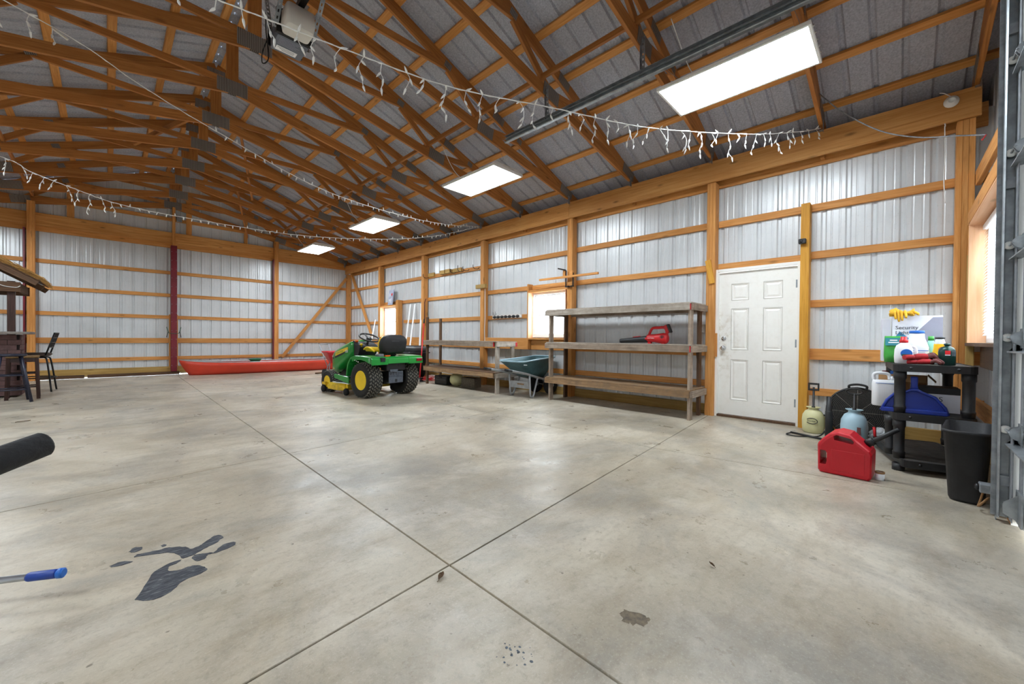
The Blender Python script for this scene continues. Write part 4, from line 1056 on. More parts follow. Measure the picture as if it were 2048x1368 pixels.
for x in (-.36, 0, .36):
    m = MB(); m.lathe([(.13, .20), (.12, .235), (.05, .25), (0, .252)], (x, .84, 0), 'z', 20); m.build('spindle_cover', 'dash_black', dk)
m = MB(); m.bar((-.45, .40, .215), (-.45, .95, .215), .09, .012); m.build('deck_shield', 'print_white', dk)
# ------------------------------------------------------------------ corner by the garage door: black shelf and what stands on and round it
plain('shelf_black', (30, 30, 32), .5, 0, .25, 10)
plain('shelf_dusty', (64, 60, 56), .7, 0, .35, 14)
ps = thing('plastic_shelf', 'black plastic three-tier storage shelf in the corner by the garage door', 'shelf', (5.05, -.16, 0), R(4))
PW, PD = .44, .94                                  # across (y), deep (x)
def tier(zt, rz=0, off=(0, 0)):
    m = MB(); t = .055
    o = empty('tier', (off[0], off[1], 0), rz, ps)
    m.loft([[(x, y, zt-.018) for x, y in rrect(PD, PW, .03)], [(x, y, zt) for x, y in rrect(PD, PW, .03)]], True, False); m.build('tier_deck', 'shelf_dusty', o)
    f = MB(); q = .014
    f.loft([[(x, y, zt-t) for x, y in rrect(PD+.03, PW+.03, .045)], [(x, y, zt+.003) for x, y in rrect(PD+.03, PW+.03, .045)], [(x, y, zt+.003) for x, y in rrect(PD-.005, PW-.005, .03)], [(x, y, zt-t) for x, y in rrect(PD-.005, PW-.005, .03)], [(x, y, zt-t) for x, y in rrect(PD+.03, PW+.03, .045)]], False, False)
    f.build('tier_rim', 'shelf_black', o)
    h = MB()
    for yy in (-.13, .13): h.lathe([(.011, 0), (0, -.001)], (-PD/2-.0165, yy, zt-.024), 'x', 10)
    h.build('rim_hole', 'dash_black', o)
tier(.875); tier(.475); tier(.105, R(9), (-.03, .02))
def leg_tube(x, y, z0, z1, lean=0.0):
    m = MB(); zs = [z0+(z1-z0)*k/8 for k in range(9)]
    m.lathe([(.036, z0), (.040, z0+.05), (.040, z0+.055), (.035, z0+.06), (.035, z1-.07), (.041, z1-.06), (.041, z1)], (x, y, 0), 'z', 18)
    m.build('leg', 'shelf_black', ps)
for sx in (-1, 1):
    for sy in (-1, 1):
        for z0, z1 in ((.0, .055), (.10, .425), (.475, .825)):
            leg_tube(sx*(PD/2-.035), sy*(PW/2-.03), z0, z1)
leg_tube(-.30, .235, .10, .43)
def on_shelf(x, y, zt): return (x, y, zt+.004)
# --- things on the top tier
plain('carton_white', (224, 226, 236), .6, 0, .03)
plain('carton_grey', (150, 150, 166), .6, 0, .05)
plain('print_dark', (60, 62, 70), .6, 0, .02)
plain('print_blue', (52, 130, 168), .5, 0, .05)
plain('cardboard', (150, 112, 72), .8, 0, .08)
bx = thing('light_carton', 'white carton of a security light behind the bottles on the black shelf', 'box', (5.22, -.10, .879), R(2))
m = MB(); m.span((-.10, -.16, 0), (.10, .16, .42)); m.build('carton', 'carton_white', bx, bevel=.002)
m = MB(); m.prism([(-.16, .0), (-.16, .405), (-.10, .405), (.06, .20), (.06, 0)], -.1012, -.1004, 'yz'); m.build('grey_panel', 'carton_grey', bx)
text('carton_lettering', 'Security\nLight', .046, 'print_dark', bx, (-.1016, .14, .30), (R(90), 0, R(-90)))
m = MB(); m.prism([(.145, .22), (.11, .28), (.03, .20), (.06, .16), (.13, .17)], -.1018, -.1006, 'yz'); m.build('lamp_picture', 'print_blue', bx)
for k, (y0, w) in enumerate(((.162, .05),)):
    bx2 = thing('slim_carton', 'slim pale carton standing against the security light box', 'box', (5.24, .105, .879), R(6))
    m = MB(); m.span((-.07, -.028, 0), (.07, .028, .40)); m.build('carton', 'carton_white', bx2, bevel=.002)
    m = MB(); m.span((-.0712, -.024, .06), (-.0702, .0, .22)); m.build('side_print', 'carton_grey', bx2)
plain('bag_green', (70, 168, 70), .35, 0, .08)
plain('teal_print', (40, 128, 140), .45, 0, .1)
gb = thing('green_pouch', 'green and white product pouch behind the white bottle', 'pouch', (4.98, .05, .879), R(10))
m = MB(); m.loft([[(x, y, 0) for x, y in rrect(.06, .11, .025)], [(x, y, .06) for x, y in rrect(.07, .12, .03)], [(x, y, .17) for x, y in rrect(.05, .115, .02)], [(x, y, .235) for x, y in rrect(.008, .11, .003)]]); m.build('pouch', 'bag_green', gb)
m = MB(); m.box((-.030, 0, .185), (.006, .11, .07), (0, R(12), 0)); m.build('pouch_header', 'teal_print', gb)
for k in range(2): MB().box((-.0345+.004*k, 0, .178+.02*k), (.002, .07-.02*k, .009), (0, R(12), 0)).build('pouch_print', 'print_white', gb)
plain('bottle_white', (232, 234, 238), .35, 0, .02)
plain('cap_red', (214, 32, 40), .4, 0, .05)
plain('cap_blue', (30, 104, 196), .4, 0, .05)
def flat_bottle(parent, prof, mat, name='body'):
    """prof: (z, width, depth)"""
    m = MB(); m.loft([[(y, x, z) for x, y in rrect(w, d_, min(w, d_)*.42, 5)] for z, w, d_ in prof]); return m.build(name, mat, parent)
b1 = thing('weed_killer_bottle', 'white jug with red cap and round blue label, front of the black shelf', 'bottle', (4.71, -.02, .879), R(4))
flat_bottle(b1, [(0, .10, .07), (.01, .112, .08), (.06, .118, .084), (.12, .112, .08), (.155, .09, .07), (.172, .05, .05), (.18, .036, .036), (.19, .036, .036)], 'bottle_white')
m = MB(); m.lathe([(.027, .178), (.028, .2), (.02, .205), (.021, .228), (0, .229)], n=20); m.build('cap', 'cap_red', b1)
m = MB(); m.prism(arc((-.014, .088), .036, 0, 360, 24)[:-1], -.0445, -.040, 'yz'); lb = m.build('round_label', 'cap_blue', b1)
plain('label_green', (40, 96, 70), .5, 0, .3, 60)
m = MB(); m.prism(arc((-.014, .082), .030, 180, 360, 14), -.0452, -.044, 'yz'); m.build('label_picture', 'label_green', lb)
m = MB(); m.tube(smooth_path([(0, -.05, .15), (0, -.07, .13), (0, -.072, .08), (0, -.055, .05)]), .011, 8); m.build('jug_handle', 'bottle_white', b1)
b2 = thing('blue_cap_jug', 'white gallon jug with wide blue cap standing before the carton', 'bottle', (4.90, -.10, .879), R(0))
flat_bottle(b2, [(0, .14, .12), (.01, .152, .128), (.11, .152, .128), (.122, .146, .122), (.135, .15, .126), (.185, .12, .10), (.215, .10, .09), (.25, .094, .088), (.26, .085, .08)], 'bottle_white')
m = MB(); m.lathe([(.046, .258), (.048, .262), (.048, .278), (.044, .282), (0, .283)], n=24); m.build('cap', 'cap_blue', b2)
m = MB(); m.span((-.0652, -.07, .108), (-.0635, .07, .114)); m.build('label_band', 'cap_blue', b2)
m = MB()
for k in range(8): m.span((-.0652, -.06+.01*(k % 2), .02+k*.0105), (-.0638, .052, .0235+k*.0105))
m.build('label_print', 'carton_grey', b2)
plain('tube_green', (150, 210, 190), .35, 0, .06)
b3 = thing('mint_tube', 'slim mint green bottle wedged beside the blue-capped jug', 'bottle', (5.02, -.19, .879))
flat_bottle(b3, [(0, .045, .04), (.1, .05, .045), (.18, .045, .04), (.2, .03, .03)], 'tube_green'); m = MB(); m.lathe([(.02, .2), (.018, .235), (0, .236)], n=14); m.build('cap', 'bag_green', b3)
plain('yellow_label', (240, 190, 20), .4, 0, .06)
plain('clear_plastic', (214, 220, 226), .2, 0, .02)
b4 = thing('yellow_label_bottle', 'clear bottle with yellow lemon label beside the green gas cylinder', 'bottle', (4.87, -.235, .879))
flat_bottle(b4, [(0, .085, .06), (.01, .095, .066), (.06, .092, .064), (.14, .07, .052), (.175, .066, .05), (.205, .05, .042), (.212, .046, .04)], 'clear_plastic')
m = MB(); m.lathe([(.030, .212), (.030, .226), (0, .227)], n=16, sx=.8); m.build('cap', 'black_plastic', b4)
m = MB(); m.loft([[(y, x, z) for x, y in rrect(w+.003, d_+.003, d_*.42, 5)] for z, w, d_ in ((.062, .092, .064), (.10, .081, .058), (.14, .07, .052), (.17, .067, .050))], False); m.build('yellow_label', 'yellow_label', b4)
m = MB(); m.prism(arc((-.01, .125), .02, 0, 360, 16)[:-1], -.034, -.0285, 'yz'); m.build('lemon_print', 'knob_orange', b4)
plain('propane_green', (12, 56, 50), .35, .2, .15)
b5 = thing('propane_cylinder', 'dark green propane cylinder with red label at the shelf edge', 'gas cylinder', (4.68, -.265, .879))
m = MB(); m.lathe([(.046, 0), (.049, .004), (.049, .105), (.046, .125), (.036, .142), (.018, .152), (.012, .155), (.012, .166), (0, .167)], n=26); m.build('cylinder', 'propane_green', b5)
m = MB(); m.lathe([(.016, .158), (.018, .162), (.018, .172), (.012, .176), (0, .177)], n=14); m.build('valve_cap', 'propane_green', b5)
m = MB(); m.lathe([(.0495, .07), (.0495, .115)], n=26)
m2 = MB()
for a0, z0, z1, mt in ((165, .088, .118, 'cap_red'), (165, .080, .086, 'print_white')):
    q = MB(); n_ = 8
    vs = [(.0497*math.cos(R(a0+5*k)), .0497*math.sin(R(a0+5*k)), z) for z in (z0, z1) for k in range(n_)]
    q.add(vs, [(k, k+1, n_+k+1, n_+k) for k in range(n_-1)], True); q.build('label', mt, b5)
for k in range(4):
    q = MB(); n_ = 9; vs = [(.0497*math.cos(R(208+5*j)), .0497*math.sin(R(208+5*j)), z) for z in (.078+k*.011, .081+k*.011) for j in range(n_)]
    q.add(vs, [(j, j+1, n_+j+1, n_+j) for j in range(n_-1)], True); q.build('small_print', 'carton_grey', b5)
plain('glove_yellow', (232, 178, 44), .75, 0, .12, 20)
plain('glove_red', (166, 26, 34), .8, 0, .15, 20)
plain('glove_palm', (98, 48, 46), .7, 0, .15, 20)
def glove(name, label, loc, rz, mats, s_=1.0, droop=0.0, zs=1.0, lift=0.0):
    """flat work glove: cuff, palm and five bent fingers, built as one skin"""
    g_ = thing(name, label, 'glove', loc, rz); g_.scale = (1, 1, zs)
    m = MB()
    def ell(x, w, h, z, yc=0): return [(x*s_, (yc+w*math.cos(2*math.pi*k/12))*s_, (z+h*math.sin(2*math.pi*k/12))*s_) for k in range(12)]
    m.loft([ell(-.12, .045, .014, .016), ell(-.07, .04, .015, .018), ell(-.05, .036, .014, .018)]); m.build('cuff', mats[0], g_)
    m = MB(); m.loft([ell(-.055, .036, .014, .018), ell(-.02, .045, .018, .022), ell(.03, .047, .017, .024), ell(.05, .044, .013, .022)]); m.build('palm', mats[0], g_)
    for j, (y0, l, dz) in enumerate(((-.034, .07, .004), (-.012, .085, .010), (.011, .08, .008), (.033, .06, .002))):
        m = MB(); m.tube(smooth_path([(.04*s_, y0*s_, .022*s_), ((.04+l*.5)*s_, y0*1.15*s_, (.026+dz)*s_), ((.04+l)*s_, y0*1.3*s_, (.014-droop*l)*s_)], 4), [.0115*s_]*8+[.008*s_], 8); m.build('finger', mats[1], g_)
    m = MB(); m.tube(smooth_path([(-.02*s_, .04*s_, .02*s_), (.015*s_, .07*s_, .018*s_), (.05*s_, .075*s_, .014*s_)], 4), [.013*s_]*8+[.009*s_], 8); m.build('thumb', mats[1], g_)
    return g_
glove('work_glove', 'red knitted work glove lying at the front of the black shelf', (4.655, -.12, .912), R(-72), ('glove_red', 'glove_palm'), .85, .1, 1.7)
glove('work_glove', 'second red work glove lying under the first one', (4.62, -.145, .8785), R(-100), ('glove_red', 'glove_palm'), .85, 0, 1.4)
yg = thing('work_glove', 'crumpled yellow leather work glove draped over the top of the carton', 'glove', (5.15, -.005, 1.299), R(-96)); yg.scale = (.72, .9, .95)
m = MB(); rr_ = []
for i in range(10):                                 # crumpled palm and cuff, drooping over the front edge
    t = i/9; x = -.11+.22*t; w = .075*(1-.35*abs(t-.5)); h = .030+.018*math.sin(t*7)
    rr_.append([(x+.006*math.sin(k*2.3+i), (w*(1+.18*math.sin(3*k+i*1.7)))*math.cos(2*math.pi*k/14), max(.001, .028+h*math.sin(2*math.pi*k/14)*(1+.3*math.sin(2*k+i)))) for k in range(14)])
m.loft(rr_); m.build('palm', 'glove_yellow', yg)
for j, (x0, l) in enumerate(((-.06, .06), (-.03, .085), (.0, .075), (.035, .05))):
    m = MB(); m.tube(smooth_path([(x0, -.05, .045), (x0+.01, -.088, .03), (x0+.02, -.096-.006*j, .03-l)], 4), [.014]*8+[.010], 8); m.build('finger', 'glove_yellow', yg)
m = MB(); m.tube(smooth_path([(.09, -.02, .04), (.13, -.04, .03), (.16, -.03, .012)], 4), [.014]*8+[.009], 8); m.build('thumb', 'glove_yellow', yg)
# --- middle tier
b6 = thing('handled_jug', 'white jug with moulded handle on the middle tier behind the dustpan', 'jug', (4.98, .10, .479), R(8))
flat_bottle(b6, [(0, .16, .10), (.01, .172, .11), (.20, .172, .11), (.225, .165, .10), (.235, .16, .05)], 'bottle_white')
m = MB(); m.tube(smooth_path([(0, .07, .23), (0, .074, .275), (0, .055, .295), (0, -.005, .295), (0, -.03, .28), (0, -.035, .24)]), .014, 8); m.build('jug_handle', 'bottle_white', b6)
m = MB(); m.span((-.0565, -.06, .205), (-.0545, .065, .209)); m.build('blue_line', 'cap_blue', b6)
m = MB(); m.lathe([(.02, .235), (.02, .27), (0, .271)], (0, -.055, 0), n=14); m.build('cap', 'bottle_white', b6)
plain('dustpan_blue', (24, 52, 150), .4, 0, .12, 8)
dp = thing('dustpan', 'blue plastic dustpan standing on the middle tier of the black shelf', 'dustpan', (4.625, -.085, .479), R(3))
SY = .68
o_ = [(a_*SY, b_) for a_, b_ in [(.29, 0), (-.28, -.0), (-.255, .055), (-.17, .135), (-.06, .17), (-.03, .185), (.03, .185), (.06, .17), (.17, .145), (.235, .09)]]
m = MB(); m.prism(o_, -.004, .004, 'yz'); m.build('pan', 'dustpan_blue', dp)
m = MB(); rim = [(-.01, y, z) for y, z in o_[1:]]+[(-.01, .29*SY, 0)]
m.tube([(-.012, y, z+.006) for y, z in (o_[1:]+[o_[0]])], .011, 6); m.build('pan_lip', 'dustpan_blue', dp)
m = MB(); m.span((-.03, -.275*SY, .0), (.01, .285*SY, .035)); m.build('pan_edge', 'dustpan_blue', dp, bevel=.006)
m = MB(); m.loft([[(x, y, .175) for x, y in rrect(.02, .055, .008)], [(x, y, .23) for x, y in rrect(.022, .04, .009)], [(x, y, .285) for x, y in rrect(.024, .045, .01)], [(x, y, .30) for x, y in rrect(.02, .04, .009)]]); m.build('pan_handle', 'dustpan_blue', dp)
cb = thing('tool_carton', 'black and white printed tool carton behind the dustpan', 'box', (4.98, -.21, .479), R(2))
m = MB(); m.span((-.13, -.14, 0), (.13, .14, .20)); m.build('carton', 'carton_white', cb, bevel=.002)
m = MB(); m.span((-.1315, -.1405, .15), (.13, .1405, .2015)); m.build('black_band', 'dash_black', cb)
text('carton_lettering', 'LDS', .055, 'print_dark', cb, (-.1318, .05, .09), (R(90), 0, R(-90)))
cb2 = thing('brown_carton', 'open brown cardboard carton with bottles at the back of the middle tier', 'box', (5.28, -.02, .479), R(-3))
m = MB()
for a, c in (((-.12, -.16, 0), (-.115, .16, .27)), ((.115, -.16, 0), (.12, .16, .27)), ((-.115, -.16, 0), (.115, -.155, .27)), ((-.115, .155, 0), (.115, .16, .27)), ((-.115, -.155, 0), (.115, .155, .005))): m.span(a, c)
m.build('carton', 'cardboard', cb2); m = MB(); m.box((-.15, 0, .25), (.08, .31, .004), (0, R(-50), 0)); m.box((0, -.19, .25), (.22, .08, .004), (R(50), 0, 0)); m.build('flap', 'cardboard', cb2)
for k, (yy, mt, h) in enumerate(((.10, 'glove_palm', .30), (.045, 'cap_blue', .30), (-.02, 'black_plastic', .33))):
    t_ = thing('spray_can', 'small can with %s cap poking out of the brown carton' % ('maroon', 'blue', 'black')[k], 'can', (5.25, yy, .485), 0, 'cans in the brown carton')
    m = MB(); m.lathe([(.026, 0), (.026, h-.06), (.02, h-.05)], n=16); m.build('can', 'carton_grey', t_); m = MB(); m.lathe([(.024, h-.05), (.024, h), (0, h)], n=16); m.build('cap', mt, t_)
# ------------------------------------------------------------------ on the floor by the shelf
plain('tank_yellow', (214, 210, 160), .4, 0, .05); plain('tank_blue', (170, 200, 214), .4, 0, .05)
def sprayer(name, label, loc, mat, Rr, H, hz, ring):
    t = thing(name, label, 'garden sprayer', loc)
    m = MB(); m.lathe([(Rr*.80, 0), (Rr*.93, .012), (Rr*.98, H*.25), (Rr, H*.5), (Rr*.95, H*.68), (Rr*.72, H*.84), (Rr*.45, H*.90), (Rr*.42, H*.95), (Rr*.62, H*.985), (Rr*.66, H), (Rr*.55, H*1.0), (0, H*.97)], n=28); m.build('tank', mat, t)
    m = MB(); m.lathe([(.02, H*.96), (.016, H*1.03), (.011, H*1.04), (.011, hz-.05)], n=12); m.build('pump_rod', 'black_plastic', t)
    m = MB()
    if ring: m.tube([(0, .065*math.cos(2*math.pi*k/20), hz-.03+.03*math.sin(2*math.pi*k/20)) for k in range(20)], .010, 8, closed=True)
    else:
        for a, c in (((-.012, -.052, hz-.09), (.012, -.036, hz)), ((-.012, .036, hz-.09), (.012, .052, hz)), ((-.012, -.036, hz-.022), (.012, .036, hz)), ((-.012, -.036, hz-.09), (.012, .036, hz-.068))): m.span(a, c)
    m.build('pump_handle', 'black_plastic', t, bevel=0 if ring else .004)
    return t
s1 = sprayer('pump_sprayer', 'cream garden pump sprayer standing beside the door post', (5.76, .715, 0), 'tank_yellow', .108, .295, .575, False)
m = MB(); m.tube([(-.109, .052*math.cos(R(a)), .145+.032*math.sin(R(a))) for a in range(30, 345, 15)], .004, 6); m.build('logo_swoosh', 'dash_black', s1)
text('logo_lettering', 'Roundup', .022, 'dash_black', s1, (-.1095, .042, .139), (R(90), 0, R(-90)), sx=.9)
m = MB(); m.tube(smooth_path([(-.02, -.1, .22), (-.1, -.16, .16), (-.22, -.10, .02), (-.35, .0, .012), (-.44, .10, .012), (-.40, .19, .012), (-.25, .16, .012)]), .007, 6); m.build('hose', 'black_rubber', s1)
m = MB(); m.tube([(-.27, .17, .016), (-.42, -.12, .018)], .012, 8); m.tube([(-.42, -.12, .018), (-.46, -.2, .018)], .009, 8); m.build('spray_wand', 'black_plastic', s1)
s2 = sprayer('pump_sprayer', 'pale blue garden pump sprayer standing in front of the round drum fan', (5.45, .335, 0), 'tank_blue', .112, .355, .57, True)
m = MB(); m.box((-.107, -.035, .15), (.004, .05, .075), (0, 0, R(-18))); m.build('red_label', 'glove_palm', s2)
m = MB(); m.tube(smooth_path([(.0, -.09, .24), (-.01, -.125, .29), (-.02, -.155, .27), (-.03, -.165, .19), (-.03, -.165, .08), (-.12, -.15, .015), (-.28, -.12, .012)]), .007, 6); m.build('hose', 'black_rubber', s2)
m = MB(); m.tube([(-.03, -.155, .20), (-.05, -.165, .10)], .012, 8); m.build('trigger', 'cap_red', s2)
# round black drum fan
plain('fan_black', (30, 30, 31), .5, 0, .15); plain('fan_dark', (150, 143, 134), .75, 0, .2, 60)
fn = thing('drum_fan', 'large black drum fan standing against the wall behind the sprayers', 'fan', (5.84, .335, 0), R(5))
FR = .262; fz = .285
m = MB(); m.lathe([(FR, -.09), (FR+.012, -.085), (FR+.012, -.07), (FR, -.065), (FR, .085), (FR-.01, .09), (FR-.012, .085), (FR-.012, -.085), (FR, -.09)], (0, 0, fz), 'x', 40); m.build('drum', 'fan_black', fn)
for xo, nm in ((-.088, 'front_grille'), (.088, 'back_grille')):
    m = MB()
    for k in range(1, 19): m.tube([(xo, FR*k/19*math.cos(2*math.pi*j/32), fz+FR*k/19*math.sin(2*math.pi*j/32)) for j in range(32)], .0028, 4, closed=True)
    for k in range(8): m.tube([(xo, 0, fz), (xo, FR*math.cos(math.pi*k/4), fz+FR*math.sin(math.pi*k/4))], .003, 5)
    m.build(nm, 'fan_dark', fn)
for k in range(3):
    m = MB(); a = 2*math.pi*k/3+.4; rings = []
    for i in range(6):
        r = .04+.19*i/5; tw = .6-.25*i/5; w = .05+.05*math.sin(math.pi*i/5)
        c_ = V((0, r*math.cos(a), fz+r*math.sin(a))); t_ = V((0, -math.sin(a), math.cos(a)))
        rings.append([c_+t_*w*math.cos(tw)*s_+V((w*math.sin(tw)*s_, 0, 0))+V((e, 0, 0)) for s_, e in ((-1, 0), (1, 0), (1, .004), (-1, .004))])
    m.loft(rings, True, False); m.build('blade', 'fan_dark', fn)
m = MB(); m.lathe([(.0, -.05), (.05, -.045), (.06, .06), (.0, .065)], (0, 0, fz), 'x', 16); m.build('motor', 'fan_black', fn)
m = MB(); m.tube(smooth_path([(-.09, .07, fz+FR-.01), (-.10, .07, fz+FR+.03), (-.10, 0, fz+FR+.045), (-.10, -.07, fz+FR+.03), (-.09, -.07, fz+FR-.01)]), .012, 8); m.build('carry_handle', 'fan_black', fn)
for s_ in (-1, 1):
    m = MB(); m.tube([(-.11, s_*.2, .02), (.11, s_*.2, .02)], .016, 10); m.tube([(0, s_*.2, .02), (0, s_*.245, .17)], .014, 8); m.build('foot', 'fan_black', fn)
# spare shelf pipes standing on end before the fan
for k, (xx, yy, h, lab) in enumerate(((5.50, .545, .46, 'black plastic pipe standing on end between the two sprayers'),)):
    t_ = thing('plastic_pipe', lab, 'pipe', (xx, yy, 0)); m = MB(); m.lathe([(.030, 0), (.034, .002), (.034, .30), (.030, .305), (.026, .31), (.026, h), (.02, h), (.02, .01)], n=18); m.build('pipe', 'shelf_black', t_)
t_ = thing('clear_bag', 'crumpled clear plastic bag lying between fan and black shelf', 'bag', (5.62, .14, 0))
plain('film', (190, 194, 198), .15, 0, .1); m = MB(); rg_ = []
for i in range(9):
    z = i/8; rad = .085*math.sin(math.pi*min(.97, .15+.85*z))**.6
    rg_.append([(rad*(1+random.uniform(-.2, .2))*math.cos(2*math.pi*k/14), rad*(1+random.uniform(-.2, .2))*math.sin(2*math.pi*k/14), z*.17) for k in range(14)])
m.loft(rg_, True, False); m.build('bag', 'film', t_)
# fuel can
plain('can_red', (196, 18, 36), .38, 0, .05, 5)
YS = .88
gc = thing('fuel_can', 'big red plastic fuel can with black spout on the floor by the shelf', 'fuel can', (4.165, .30, 0), R(-4))
def slab_ring(pts): return pts
side = [(a_*YS, b_) for a_, b_ in [(.185, .02), (.165, .0), (-.165, .0), (-.185, .02), (-.188, .20), (-.175, .228), (-.085, .295), (-.04, .335), (.04, .345), (.10, .325), (.155, .275), (.185, .235), (.190, .215)]]   # (y, z) seen from the camera side, +y to the left
hole1 = [(a_*YS, b_) for a_, b_ in [(.168, .07), (.125, .072), (.118, .10), (.118, .165), (.128, .182), (.168, .182)]]
m = MB()
def inset(poly, d_, cy=0, cz=.17): return [(cy+(y-cy)*(1-d_/.19), cz+(z-cz)*(1-d_/.17)) for y, z in poly]
lays = [(-.115, .03), (-.122, .012), (-.112, .0), (.112, .0), (.122, .012), (.115, .03)]
rings = []
for k, (xx, d_) in enumerate(((-.122, .028), (-.118, .010), (-.104, .0), (.104, .0), (.118, .010), (.122, .028))): rings.append([(xx, y, z) for y, z in inset(side, d_)])
m.loft(rings, True, False); body = m.build('can_body', 'can_red', gc, bevel=.006, seg=3)
def cutter(poly, a, b_):
    q = MB().prism(poly, a, b_, 'yz').mesh('cut', 'can_red'); return q
def boolean(target, cut_mesh):
    c = bpy.data.objects.new('cut_tmp', cut_mesh); COL.objects.link(c)
    md = target.modifiers.new('cut', 'BOOLEAN'); md.object = c; md.operation = 'DIFFERENCE'; md.solver = 'EXACT'
    c.parent = target.parent
    bpy.context.view_layer.update(); dg = bpy.context.evaluated_depsgraph_get()
    me = bpy.data.meshes.new_from_object(target.evaluated_get(dg)); target.modifiers.clear(); target.data = me
    bpy.data.objects.remove(c, do_unlink=True)
body.modifiers.clear()
boolean(body, cutter(hole1, -.3, .3))
boolean(body, cutter([(.058, .278), (-.055, .264), (-.062, .282), (-.044, .304), (.045, .319), (.064, .306)], -.3, .3))
md = body.modifiers.new('bevel', 'BEVEL'); md.width = .008; md.segments = 2; md.limit_method = 'ANGLE'; md.angle_limit = R(35)
m = MB()
m.prism([(.167, .05), (.15, .05), (.15, .20), (.167, .20)], -.028, .028, 'yz'); m.build('rear_handle', 'can_red', gc, bevel=.007)
m = MB(); m.box((-.122, -.025, .12), (.004, .20, .16)); m.build('side_panel', 'can_red', gc, bevel=.0018)
m = MB(); m.lathe([(.028, -.02), (.03, .0), (.03, .03), (.024, .034)], (.02, -.135, .272), 'z', 20, M=Matrix.Rotation(R(52), 3, 'X')); m.build('spout_collar', 'black_plastic', gc)
m = MB(); m.tube([(.02, -.135, .272), (.02, -.175, .302), (.02, -.30, .405)], [.02, .018, .015], 12); m.build('spout', 'black_plastic', gc)
sc = thing('spout_cup', 'small white spout cap with brown rim lying beside the fuel can', 'cap', (4.16, .10, 0))
m = MB(); m.lathe([(.026, 0), (.028, .004), (.028, .058), (.024, .058), (.024, .01), (0, .01)], n=18); m.build('cup', 'bottle_white', sc)
m = MB(); m.lathe([(.0285, .05), (.03, .056), (.03, .064), (.024, .064), (.024, .05)], n=18); m.build('cup_rim', 'cardboard', sc)
# black waste bin
plain('bin_black', (34, 34, 37), .55, 0, .2, 9, bmp=.1)
wbn = thing('waste_bin', 'tall black rubber waste bin beside the garage door track', 'waste bin', (4.19, -.345, 0), R(-6))
m = MB(); rb = lambda w, d_, z, r: [(x, y, z) for x, y in rrect(w, d_, r, 5)]
m.loft([rb(.43, .15, 0, .05), rb(.45, .165, .02, .05), rb(.55, .215, .46, .07), rb(.575, .235, .462, .075), rb(.575, .235, .48, .075), rb(.545, .205, .48, .06), rb(.43, .15, .03, .05)]); m.build('bin_body', 'bin_black', wbn)
# ------------------------------------------------------------------ tiki bar at the far end
plain('shingle', (102, 76, 74), .85, 0, .2, 12); plain('shingle_dark', (40, 30, 30), .9, 0, .1)
plain('thatch', (176, 128, 62), .9, 0, .3, 30); plain('thatch_light', (206, 160, 92), .9, 0, .2, 30)
plain('counter_stone', (120, 112, 104), .5, 0, .25, 25)
tk = thing('tiki_bar', 'tiki bar with thatched roof, dark post and shingled brown front', 'bar', (-1.75, 11.15, 0))
def S(x, y, z): return (x+1.75, y-11.15, z)
MB().span(S(-2.5, 10.62, .02), S(-1.045, 10.98, 1.05)).build('bar_core', 'shingle_dark', tk)
for r in range(12):                                  # courses of shingles on the two sides one sees
    z0 = .03+r*.085
    for k in range(8):
        x0 = -2.5+k*.19-(.09 if r % 2 else 0); x1 = min(x0+.184, -1.035)
        if x1-x0 > .02: MB().box(S((x0+x1)/2, 10.608, z0+.04), (x1-x0, .018, .080), (R(4), 0, 0)).build('shingle', 'shingle', tk)
    for k in range(3):
        y0 = 10.62+k*.19-(.09 if r % 2 else 0); y1 = min(y0+.184, 10.98); y0 = max(y0, 10.60)
        if y1-y0 > .02: MB().box(S(-1.033, (y0+y1)/2, z0+.04), (.018, y1-y0, .080), (0, R(4), 0)).build('shingle', 'shingle', tk)
MB().span(S(-2.6, 10.42, 1.055), S(-.915, 11.10, 1.10)).build('counter_top', 'counter_stone', tk, bevel=.012)
for xx, yy in ((-1.14, 10.70), (-2.4, 10.70), (-1.72, 11.6), (-2.4, 11.6)):
    board('roof_post', S(xx, yy, 1.0 if yy < 11 else 0), S(xx, yy, 1.95), .085, .085, 'dark_wood', tk, up=(1, 0, 0))
for yy in (10.60, 11.68): board('roof_beam', S(-2.55, yy, 1.85), S(-1.03, yy, 1.85), .045, .16, 'brown_wood', tk)
for xx in (-1.07, -2.47): board('roof_beam', S(xx, 10.6, 1.86), S(xx, 11.68, 1.86), .045, .14, 'brown_wood', tk)
board('rafter', S(-1.75, 10.45, 2.50), S(-.83, 10.45, 1.93), .04, .11, 'brown_wood', tk)
board('rafter', S(-1.75, 10.45, 2.50), S(-2.75, 10.45, 1.89), .04, .11, 'brown_wood', tk)
for yy in (11.15, 11.85):
    for xx in (-.83, -2.67): board('rafter', S(-1.75, yy, 2.50), S(xx, yy, 1.89), .04, .09, 'brown_wood', tk)
m = MB()
for s_ in (1, -1): m.add([S(-1.755, 10.40, 2.555), S(-1.755+s_*.94, 10.40, 1.965), S(-1.755+s_*.94, 11.92, 1.965), S(-1.755, 11.92, 2.555)], [(0, 1, 2, 3)])
o = m.build('roof_deck', 'brown_wood', tk); md = o.modifiers.new('s', 'SOLIDIFY'); md.thickness = .012
